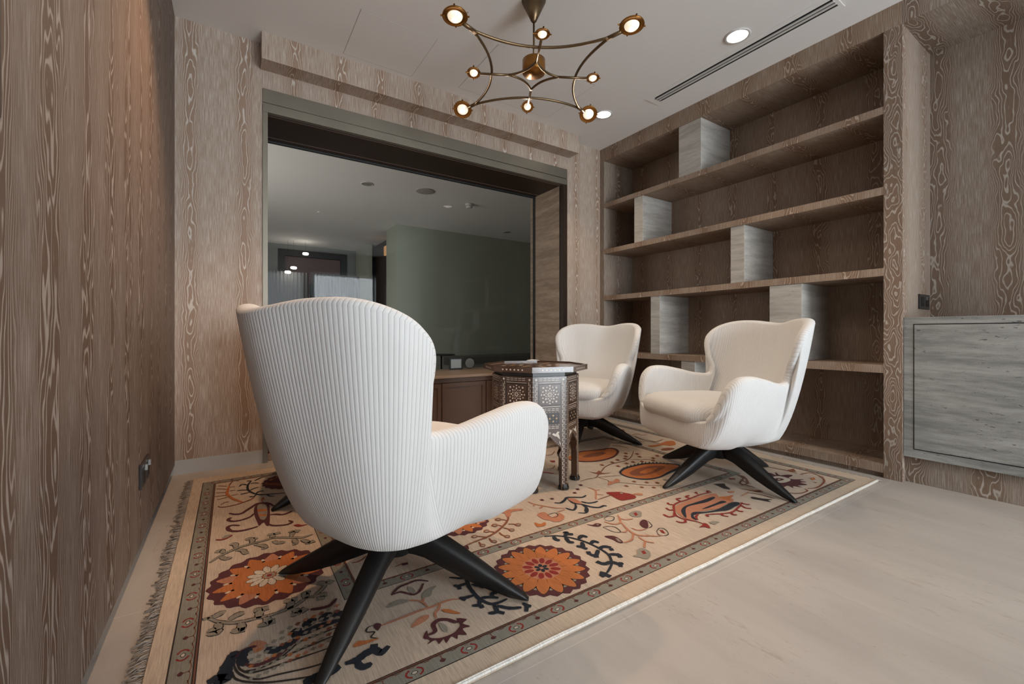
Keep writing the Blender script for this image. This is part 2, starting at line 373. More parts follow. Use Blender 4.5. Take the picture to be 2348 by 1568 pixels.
m = MB(); m.poly([(0.22, GY, 0.52), (2.80, GY, 0.52), (2.80, GY, 2.378), (0.22, GY, 2.378)]); P(m.build('glass_pane', M['glass'], None, recalc=False))
# low walnut cabinet filling the bottom of the opening
cab = empty('low_cabinet', (1.51, 3.43, 0), 0, 'dark walnut low cabinet with framed doors under the internal window', 'cabinet')
def PC(o, root): o.parent = root; o.matrix_parent_inverse = Matrix.Translation(-root.location); return o
PC(boxo('body', M['walnut'], (0.2100, 2.8115, 3.445, 4.02, 0.05, 0.495)), cab)
PC(boxo('plinth', M['walnut_top'], (0.2100, 2.8115, 3.425, 4.02, 0.0005, 0.0495), bevel=0.004), cab)
PC(boxo('top', M['walnut_top'], (0.2100, 2.8115, 3.40, 4.05, 0.4955, 0.5195), bevel=0.003), cab)
PC(boxo('moulding', M['walnut'], (0.2100, 2.8115, 3.425, 3.4445, 0.455, 0.495), bevel=0.004), cab)
for k in range(6):
    x0, x1 = 0.21+0.4336*k, 0.21+0.4336*(k+1)
    m = MB(); x0 += 0.004; x1 -= 0.004; z0, z1 = 0.06, 0.45; t = 0.035
    m.box(x0, x0+t, 3.428, 3.4447, z0, z1); m.box(x1-t, x1, 3.428, 3.4447, z0, z1); m.box(x0+t, x1-t, 3.428, 3.4447, z1-t, z1); m.box(x0+t, x1-t, 3.428, 3.4447, z0, z0+t); m.box(x0+t, x1-t, 3.438, 3.4447, z0+t, z1-t)
    PC(m.build('door', M['walnut']), cab)
# ------------------------------------------------------------------ neighbouring room seen through the window
struct(boxo('wall_green', M['green'], (2.5, 6.5, 7.68, 7.85, 0, H-0.0005)))
m = MB(); m.box(2.5, 2.62, 7.8502, 8.28, 0, H-0.001); m.box(2.5, 2.62, 9.72, 10.7, 0, H-0.001)
struct(m.build('wall_passage', M['green']))
m = MB(); m.box(2.74, 2.84, 7.8505, 10.6, 0, H-0.001); struct(m.build('wall_passage_inner', M['dark_joinery']))
m = MB(); m.box(-1.5, 0.86, 10.72, 10.85, 0, H-0.001); m.box(2.30, 3.3, 10.72, 10.85, 0, H-0.001); m.box(0.86, 2.30, 10.72, 10.85, 2.74, H-0.001); m.box(0.86, 2.30, 10.72, 10.85, 0, 0.1)
struct(m.build('wall_far', M['grey_wall']))
struct(boxo('wall_next_left', M['grey_wall'], (-2.05, -1.92, 3.9, 10.85, 0, H-0.001)))
struct(boxo('wall_next_right', M['grey_wall'], (6.45, 6.58, 3.9, 7.68, 0, H-0.001)))
struct(boxo('wall_back_side', M['grey_wall'], (4.0, 6.5, 3.6, 3.75, 0, H-0.001)))
w2 = struct(empty('window_2', (1.58, 10.76, 0)))
m = MB(); m.box(0.86, 1.0, 10.70, 10.80, 0.1, 2.74); m.box(2.16, 2.30, 10.70, 10.80, 0.1, 2.74); m.box(1.0, 2.16, 10.70, 10.80, 2.6, 2.74); m.box(1.49, 1.59, 10.70, 10.80, 0.1, 2.0)
PC(m.build('window_frame', M['black']), w2)
m = MB(); m.poly([(0.9, 10.79, 0.1), (2.28, 10.79, 0.1), (2.28, 10.79, 2.7), (0.9, 10.79, 2.7)]); PC(m.build('pane', M['dusk'], recalc=False), w2)
M['voile'] = plain('opaque_voile', srgb(112, 112, 112)[:3], 0.9)
def voile(x0, x1, lab):
    o = curtain(x0, x1, 10.35, 0.03, 2.2, 'curtain', None, 0.02, 0.07); o.data.materials.clear(); o.data.materials.append(M['voile'])
    return tag(o, lab, 'curtain', 'pale curtains seen through the internal window')
voile(0.55, 1.41, 'wide pale pleated curtain at the left, seen through the internal window')
voile(1.51, 2.24, 'pale pleated curtain in the middle, seen through the internal window')
voile(2.36, 2.49, 'narrow strip of pale curtain right of the two wide ones, beyond the window')
o = boxo('lit_cabinet', M['orange_glow'], (2.70, 2.739, 8.84, 9.12, 2.52, 2.71)); tag(o, 'small orange-lit cabinet compartment in the dark passage beyond the window', 'cabinet')
# low settee along the green wall
sf = empty('settee', (4.4, 7.2, 0), 0, 'low grey upholstered settee against the green wall beyond the window', 'sofa')
PC(boxo('seat', M['sofa'], (3.3, 6.2, 6.75, 7.45, 0.06, 0.30), bevel=0.03), sf); PC(boxo('backrest', M['sofa'], (3.3, 6.2, 7.46, 7.67, 0.02, 0.455), bevel=0.03), sf)
tb = empty('side_table', (3.12, 7.1, 0), 0, 'dark thin-topped round side table beside the grey settee beyond the window', 'table')
m = MB(); m.lathe([(0.24, 0.497), (0.24, 0.512)], 28); o = m.build('tabletop', M['black']); o.parent = tb
m = MB(); m.lathe([(0.13, 0.0), (0.13, 0.01), (0.015, 0.02), (0.015, 0.497)], 16); o = m.build('stem', M['black']); o.parent = tb
# things on the cabinet ledge behind the glass
fr = empty('picture_frame', (1.892, 3.945, 0.5198), 0, 'small black picture frame standing on the low cabinet behind the glass', 'picture frame')
m = MB(); t = 0.013
m.box(-.072, -.072+t, -.008, .008, 0, .117); m.box(.072-t, .072, -.008, .008, 0, .117); m.box(-.072+t, .072-t, -.008, .008, 0, t); m.box(-.072+t, .072-t, -.008, .008, .117-t, .117); m.build('frame', M['black'], fr)
m = MB(); m.box(-.072+t, .072-t, 0.0, .006, t, .117-t); m.build('picture', M['skirting'], fr)
M['pale_grey'] = plain('pale_grey_ceramic', srgb(120, 120, 116)[:3], 0.5)
ds = empty('round_plate', (2.06, 3.97, 0.5198), 0, 'round grey plate standing upright right of the small black picture frame', 'plate')
m = MB(); X = Matrix.Translation((0, 0, 0.054)) @ Matrix.Rotation(PI/2, 4, 'X')
m.lathe([(0.044, 0.006), (0.050, 0.004), (0.053, 0.0), (0.050, -0.004), (0.03, -0.003), (0.001, -0.003)], 32, X); m.build('plate', M['pale_grey'], ds)
m = MB(); m.lathe([(0.0535, -0.003), (0.056, 0.0), (0.0535, 0.003)], 32, X, cap=False); m.build('rim', M['black'], ds)
# ------------------------------------------------------------------ ceiling fittings
dl = empty('downlight', (2.81, 1.588, H), 0, 'recessed ceiling downlight nearer the camera, left of the slot vent', 'ceiling light', 'recessed downlights')
m = MB(); m.lathe([(0.062, -0.0005), (0.078, -0.0005), (0.080, -0.004), (0.074, -0.008), (0.064, -0.006)], 36, cap=False); m.build('trim_ring', M['white'], dl)
m = MB(); m.lathe([(0.0635, -0.003), (0.0, -0.004)], 32, cap=False); m.build('lamp', M['down'], dl)
def put_dl(x, y, label):
    c = copy_tree(dl); c.location = (x, y, H); c['label'] = label; return c
put_dl(2.808, 2.812, 'recessed ceiling downlight next to the far right head of the brass chandelier')
put_dl(0.14, 2.20, 'recessed ceiling downlight close to the left wall, out of the picture above')
M['lamp_off'] = plain('unlit_lamp', srgb(150, 148, 144)[:3], 0.4)
def off_dl(x, y, label):
    c = put_dl(x, y, label); del c['group']
    for q in c.children:
        if q.name.startswith('lamp'): q.data = q.data.copy(); q.data.materials.clear(); q.data.materials.append(M['lamp_off'])
off_dl(1.50, 5.81, 'small unlit recessed ceiling lamp of the next room, left of the round speaker')
off_dl(4.49, 7.10, 'small unlit recessed ceiling lamp above the right part of the green wall')
spot('downlight_beam', (0.14, 2.20, H-0.03), 120, (1.0, 0.60, 0.34), 1.55, 0.8, 0.03)
for x, y, s, r in ((2.81, 1.588, 40, 1.5), (2.808, 2.812, 44, 1.5), (1.2, 0.1, 30, 1.6), (2.8, 0.1, 14, 1.6)):
    spot('downlight_beam', (x, y, H-0.03), s, WARM if x < 1 else (1.0, 0.78, 0.56), r, 0.8, 0.03)
# slot diffuser
vt = empty('ceiling_vent', (3.01, 1.75, H), 0, 'long white linear slot air vent with three black slots in the ceiling', 'air vent')
m = MB(); m.box(-0.085, -0.045, -0.66, 0.69, -0.004, -0.0005); m.box(0.045, 0.085, -0.66, 0.69, -0.004, -0.0005); m.box(-0.045, 0.045, -0.66, -0.64, -0.004, -0.0005); m.box(-0.045, 0.045, 0.635, 0.69, -0.004, -0.0005)
m.build('frame', M['ceiling'], vt)
m = MB(); m.box(-0.0445, 0.0445, -0.6395, 0.6345, -0.0015, -0.0005); m.build('slot_recess', M['black_matt'], vt)
for x in (-0.015, 0.015):
    m = MB(); m.box(x-0.009, x+0.009, -0.6395, 0.6345, -0.006, -0.0018); m.build('slat', M['white'], vt)
for x in (-0.030, 0.0, 0.030):
    m = MB(); m.box(x-0.006, x+0.006, 0.624, 0.636, -0.0075, -0.002); m.build('end_clip', M['steel'], vt)
# access hatches: thin panels with a joint around
def hatch(x0, x1, y0, y1, lab):
    h = empty('ceiling_hatch', ((x0+x1)/2, (y0+y1)/2, H), 0, lab, 'ceiling hatch', 'access hatches in the ceiling')
    a, b = (x1-x0)/2, (y1-y0)/2
    m = MB(); m.box(-a, a, -b, b, -0.0006, -0.0002); m.build('joint', M['ceiling_line'], h)
    m = MB(); m.box(-a+0.003, a-0.003, -b+0.003, b-0.003, -0.0014, -0.0007); m.build('panel', M['ceiling'], h)
hatch(0.66, 1.16, 2.70, 3.20, 'square flush access hatch in the ceiling left of the chandelier')
hatch(1.525, 2.42, 2.52, 3.14, 'wide flush access hatch in the ceiling behind the chandelier')
# speaker and smoke detector of the next room
o = MB(); o.lathe([(0.13, -0.0005), (0.13, -0.006), (0.115, -0.009), (0.0, -0.009)], 36, cap=False); o = o.build('ceiling_speaker', M['ceiling_line']); o.location = (2.252, 5.672, H); tag(o, 'round grey speaker grille in the ceiling of the next room', 'speaker')
sd = empty('smoke_detector', (3.042, 5.881, H), 0, 'white smoke detector on the ceiling beyond the glass', 'smoke detector')
m = MB(); m.lathe([(0.062, -0.0005), (0.062, -0.02), (0.052, -0.026)], 28); m.build('base', M['white'], sd)
m = MB(); m.lathe([(0.046, -0.0262), (0.05, -0.048), (0.034, -0.062), (0.02, -0.064)], 28); m.build('sensor_head', M['white'], sd)
# invented lit globes on cords, standing in for bright light spots in the window
for x, z, lab in ((1.34, 2.59, 'highest of the three small bright lamps in front of the dusk window'), (1.11, 2.27, 'middle one of the three small bright lamps in front of the dusk window'), (1.00, 2.17, 'lowest of the three small bright lamps in front of the dusk window')):
    pl = empty('pendant_lamp', (x, 10.2, z), 0, lab, 'pendant lamp')
    m = MB(); m.lathe([(0.0, -0.03), (0.05, -0.022), (0.062, 0.0), (0.05, 0.022), (0.0, 0.03)], 20, cap=False); m.build('globe', M['down'], pl)
    m = MB(); m.tube([(0, 0, 0.03), (0, 0, H-z-0.001)], 0.002, 6); m.build('cord', M['black'], pl)
# ------------------------------------------------------------------ bookcase
bk = empty('bookcase', (XR, 2.15, 0), 0, 'built-in limed oak bookcase with long shelves and grey stone dividers', 'bookcase')
XB = 3.775
def B(name, dims, mat='wood_shelf', bevel=0.0, zuv='yx', lab=None):
    o = PC(boxo(name, M[mat], dims, zuv=zuv, bevel=bevel), bk)
    if lab: o['label'] = lab
    return o
B('cornice', (XR, XB+0.08, 0.8875, YB-0.0005, 2.713, H-0.0005))
B('side_panel', (XR, XB+0.08, 0.8875, 0.976, 0.0, 2.7128), 'wood_stile'); B('side_panel', (XR, XB+0.08, 3.329, YB-0.0005, 0.0, 2.7128), 'wood')
B('back_panel', (XB, XB+0.08, 0.9762, 3.3288, 0.0, 2.7128))
for z0, z1 in ((2.217, 2.263), (1.725, 1.773), (1.231, 1.279), (0.639, 0.688)): B('shelf', (XR+0.001, XB-0.0003, 0.9762, 3.3288, z0, z1))
B('base_shelf', (XR+0.001, XB-0.0003, 0.9762, 3.3288, 0.031, 0.085)); B('toe_kick', (XR+0.03, XB-0.0003, 0.9762, 3.3288, 0.0, 0.0308))
for y0, y1, z0, z1 in ((2.201, 2.418, 2.263, 2.713), (2.816, 2.924, 1.773, 2.217), (1.832, 1.942, 1.279, 1.725), (2.621, 2.725, 0.688, 1.231), (1.430, 1.645, 0.688, 1.231), (2.258, 2.393, 0.085, 0.639)):
    B('stone_divider', (XR+0.008, XB-0.0005, y0, y1, z0+0.0003, z1-0.0003), 'stone_div', 0.002, lab='upright block of grey travertine')
# ------------------------------------------------------------------ stone cabinet in the niche
nc = empty('niche_cabinet', (XR, 0.0, 0), 0, 'grey travertine wall cabinet in the niche right of the bookcase', 'cabinet')
m = MB(); m.box(XR+0.012, 3.859, -0.9, 0.8867, 0.155, 0.9745); PC(m.build('body', M['stone_gray'], None, 0.002), nc)
m = MB(); m.box(XR+0.0112, XR+0.02, -0.86, 0.842, 0.203, 0.936); PC(m.build('door_gap', M['black_matt'], None), nc)
m = MB(); m.box(XR+0.0090, XR+0.02, -0.855, 0.8375, 0.2085, 0.9305); PC(m.build('door', M['stone_gray'], None, 0.001), nc)
m = MB(); m.box(XR+0.05, 3.859, -0.9, 0.8867, 0.0, 0.1548); PC(m.build('plinth', M['wood'], None), nc)
# ------------------------------------------------------------------ sockets
def socket(loc, rot, lab, toggles):
    s = empty('wall_socket', loc, 0, lab, 'wall socket'); s.rotation_euler = rot
    m = MB(); m.box(-0.098, 0.098, -0.009, 0.0, -0.047, 0.047); m.build('plate', M['plate'], s, 0.002)
    for x in (-0.075, 0.02): m = MB(); m.box(x, x+0.055, -0.0105, -0.009, -0.03, 0.03); m.build('outlet_insert', M['black'], s)
    for x in toggles:
        m = MB(); m.box(x-0.006, x+0.006, -0.018, -0.0106, 0.012, 0.034); m.build('toggle', M['steel'], s)
socket((3.7085, 0.8874, 1.081), (0, 0, 0), 'black double wall socket on the niche side above the stone cabinet', (0.02,))
socket((XL+0.0002, 2.245, 0.331), (0, 0, PI/2), 'dark double wall socket low on the left wood wall', (-0.03, 0.05))
# dark framed panel on the left wall beside the camera
wp = empty('wall_panel', (XL, 0.75, 1.2), 0, 'dark brown panel mounted on the left wall at the picture edge', 'wall panel')
m = MB(); m.box(0.0003, 0.007, -0.35, 0.205, 0.0, 1.3); m.build('board', M['dark_joinery'], wp, 0.002)
m = MB(); m.box(0.007, 0.009, -0.33, 0.185, 0.02, 1.28); m.build('inner_face', M['black'], wp)
# ------------------------------------------------------------------ rug
rug = empty('rug', (1.515, 2.08, 0), 0, 'large cream patterned wool rug with orange medallions and navy vines under the armchairs', 'rug')
RX0, RX1, RY0, RY1, RZ = -0.185, 3.215, 0.968, 3.19, 0.012
order = list(RM); RI = {k: i for i, k in enumerate(order)}
m = MB()
m.box(RX0, RX1, RY0, RY1, 0.0005, RZ, RI['edge'])
rz = [RZ]
def nz(d=0.00003): rz[0] += d; return rz[0]
def rq(x0, x1, y0, y1, c, z): m.poly([(x0, y0, z), (x1, y0, z), (x1, y1, z), (x0, y1, z)], RI[c])
def cr(pts, closed, sub=4):
    n = len(pts); out = []
    if n < 3 and not closed: return pts
    for i in range(n if closed else n-1):
        p0 = pts[(i-1) % n] if (closed or i > 0) else pts[0]; p1 = pts[i]; p2 = pts[(i+1) % n]; p3 = pts[(i+2) % n] if (closed or i+2 < n) else pts[-1]
        for k in range(sub):
            t = k/sub
            out.append(tuple(0.5*((2*p1[j])+(-p0[j]+p2[j])*t+(2*p0[j]-5*p1[j]+4*p2[j]-p3[j])*t*t+(-p0[j]+3*p1[j]-3*p2[j]+p3[j])*t**3) for j in range(len(p1))))
    if not closed: out.append(pts[-1])
    return out
def stroke(pts, wd, c, z, taper=True, jit=0.12):
    pts = cr(pts, False, 5); n = len(pts)
    if n < 2: return
    L, R = [], []
    for i, (x, y) in enumerate(pts):
        a = pts[max(i-1, 0)]; b = pts[min(i+1, n-1)]; dx, dy = b[0]-a[0], b[1]-a[1]; l = math.hypot(dx, dy) or 1
        w_ = wd/2*(1+random.uniform(-jit, jit))
        if taper and n > 6: w_ *= min(1, 0.55+2.2*min(i, n-1-i)/n)
        L.append(m.v((x-dy/l*w_, y+dx/l*w_, z))); R.append(m.v((x+dy/l*w_, y-dx/l*w_, z)))
    for i in range(n-1): m.face([L[i], R[i], R[i+1], L[i+1]], RI[c])
def blob(pts, c, z, smooth=True):
    if smooth and len(pts) > 4: pts = cr(pts, True, 3)
    vs = [m.v((x, y, z)) for x, y in pts]
    f = m.face(vs, RI[c])
    if f: 
        f.normal_update()
        if f.normal.z < 0: f.normal_flip()
def disc(x, y, rx, ry, c, z, n=28, a0=0.0, wob=0.0, k=0):
    pts = []
    for i in range(n):
        a = 2*PI*i/n; s_ = 1+wob*math.cos(k*a)
        px, py = rx*s_*math.cos(a), ry*s_*math.sin(a); pts.append((x+px*math.cos(a0)-py*math.sin(a0), y+px*math.sin(a0)+py*math.cos(a0)))
    blob(pts, c, z, False)
# field, borders (outer border, inner frame)
z = nz(); rq(-0.138, 3.105, 1.040, 3.085, 'k', z)
z = nz(); rq(-0.134, 3.101, 1.0435, 3.081, 'g', z)
z = nz(); rq(-0.084, 3.051, 1.086, 3.034, 'k', z)
z = nz(); rq(-0.0805, 3.0475, 1.0895, 3.0305, 'b', z); z = nz(); rq(-0.077, 3.044, 1.093, 3.027, 'k', z); z = nz(); rq(-0.074, 3.041, 1.096, 3.024, 'base', z)
z = nz(); rq(0.309, 2.655, 1.477, 2.650, 'k', z); z = nz(); rq(0.312, 2.652, 1.480, 2.647, 'g', z)
z = nz(); rq(0.358, 2.606, 1.520, 2.607, 'k', z); z = nz(); rq(0.361, 2.603, 1.523, 2.604, 'b', z); z = nz(); rq(0.366, 2.598, 1.528, 2.599, 'base', z)
# border motifs: red rings alternating with small buds
def border(x0, y0, x1, y1, nx, ny):
    L = math.hypot(x1-x0, y1-y0); dx, dy = (x1-x0)/L, (y1-y0)/L; k = 0; s_ = 0.06
    zz = nz(); z2 = nz()
    while s_ < L-0.03:
        cx, cy = x0+dx*s_, y0+dy*s_
        if k % 2 == 0:
            for sg in (-1, 1):
                pts = [(cx+dx*sg*0.022*math.cos(a)+nx*0.015*math.sin(a), cy+dy*sg*0.022*math.cos(a)+ny*0.015*math.sin(a)) for a in (-1.1, -0.5, 0, 0.5, 1.1)]
                stroke(pts, 0.0052, 'r', zz, False)
            disc(cx, cy, 0.009, 0.006, 'k', zz, 12, math.atan2(dy, dx)); disc(cx, cy, 0.0068, 0.0042, 'c', z2, 12, math.atan2(dy, dx))
        else:
            disc(cx, cy, 0.0085, 0.0065, 'm', zz, 9, math.atan2(dy, dx), 0.15, 5)
            stroke([(cx+nx*0.006, cy+ny*0.006), (cx+nx*0.02, cy+ny*0.02)], 0.003, 'b', zz, False)
        for sg in (-1, 1):
            stroke([(cx+nx*0.018, cy+ny*0.018), (cx+nx*0.022+dx*sg*0.018, cy+ny*0.022+dy*sg*0.018), (cx+nx*0.017+dx*sg*0.045, cy+ny*0.017+dy*sg*0.045)], 0.0022, 'b', zz, False)
        k += 1; s_ += 0.078
border(-0.134, 1.064, 3.10, 1.064, 0, 1); border(-0.134, 3.058, 3.10, 3.058, 0, -1); border(-0.109, 1.09, -0.109, 3.03, 1, 0); border(3.076, 1.09, 3.076, 3.03, -1, 0)
border(0.31, 1.500, 2.65, 1.500, 0, 1); border(0.31, 2.627, 2.65, 2.627, 0, -1); border(0.335, 1.52, 0.335, 2.60, 1, 0); border(2.629, 1.52, 2.629, 2.60, -1, 0)
def rosette(cx, cy, r, a0, petals, kind):
    z = nz(); disc(cx, cy, r, r, 'm', z, 96, a0, 0.035, petals*1.5//1)
    if kind == 0:
        z = nz(); z2 = nz(); z3 = nz(); n = petals
        for i in range(n):      # sage wedges between the petals
            a = a0+2*PI*(i+0.5)/n; disc(cx+0.74*r*math.cos(a), cy+0.74*r*math.sin(a), 0.085*r, 0.06*r, 't', z, 10, a)
        for i in range(n):
            a = a0+2*PI*i/n
            for zz, c, s_, wd in ((z, 'k', 1.0, 0.152), (z2, 'o', 0.965, 0.132)):
                pts = [(0.30, -0.05), (0.50, -wd*0.72), (0.68, -wd), (0.84, -wd*0.62), (0.97*s_, 0), (0.84, wd*0.62), (0.68, wd), (0.50, wd*0.72), (0.30, 0.05)]
                blob([(cx+r*(p*math.cos(a)-q*math.sin(a)), cy+r*(p*math.sin(a)+q*math.cos(a))) for p, q in pts], c, zz)
        z = nz(); disc(cx, cy, 0.42*r, 0.42*r, 's', z, 40); z = nz()
        for i in range(12):
            a = a0+2*PI*i/12+0.2; disc(cx+0.30*r*math.cos(a), cy+0.30*r*math.sin(a), 0.115*r, 0.064*r, 'r', z, 12, a)
        z = nz()
        for i in range(6):
            a = a0+2*PI*i/6; disc(cx+0.10*r*math.cos(a), cy+0.10*r*math.sin(a), 0.065*r, 0.045*r, 'n', z, 10, a)
        z = nz(); disc(cx, cy, 0.035*r, 0.035*r, 's', z, 8)
    else:
        z = nz(); z2 = nz(); n = petals
        for i in range(n):
            a = a0+2*PI*i/n
            pts = [(0.3, -0.12), (0.62, -0.17), (0.78, -0.10), (0.93, 0), (0.78, 0.10), (0.62, 0.17), (0.3, 0.12)]
            blob([(cx+r*(p*math.cos(a)-q*math.sin(a)), cy+r*(p*math.sin(a)+q*math.cos(a))) for p, q in pts], 'o' if i % 3 else 's', z)
            a += PI/n; disc(cx+0.72*r*math.cos(a), cy+0.72*r*math.sin(a), 0.05*r, 0.03*r, 'c', z2, 8, a)
        z = nz(); disc(cx, cy, 0.62*r, 0.62*r, 'o', z, 40); z = nz(); z2 = nz()
        for i in range(12):
            a = a0+2*PI*i/12; disc(cx+0.26*r*math.cos(a), cy+0.26*r*math.sin(a), 0.15*r, 0.078*r, 'k', z, 14, a); disc(cx+0.26*r*math.cos(a), cy+0.26*r*math.sin(a), 0.138*r, 0.067*r, 'c', z2, 14, a)
        z = nz(); disc(cx, cy, 0.10*r, 0.10*r, 't', z, 14); z = nz(); disc(cx, cy, 0.05*r, 0.05*r, 'r', z, 10)
rosette(0.963, 1.282, 0.172, 0.18, 16, 0)
rosette(0.115, 1.775, 0.182, 0.1, 14, 1)
rosette(0.30, 2.86, 0.15, 0.3, 14, 1)
rosette(0.875, 1.815, 0.145, 0.3, 14, 1)
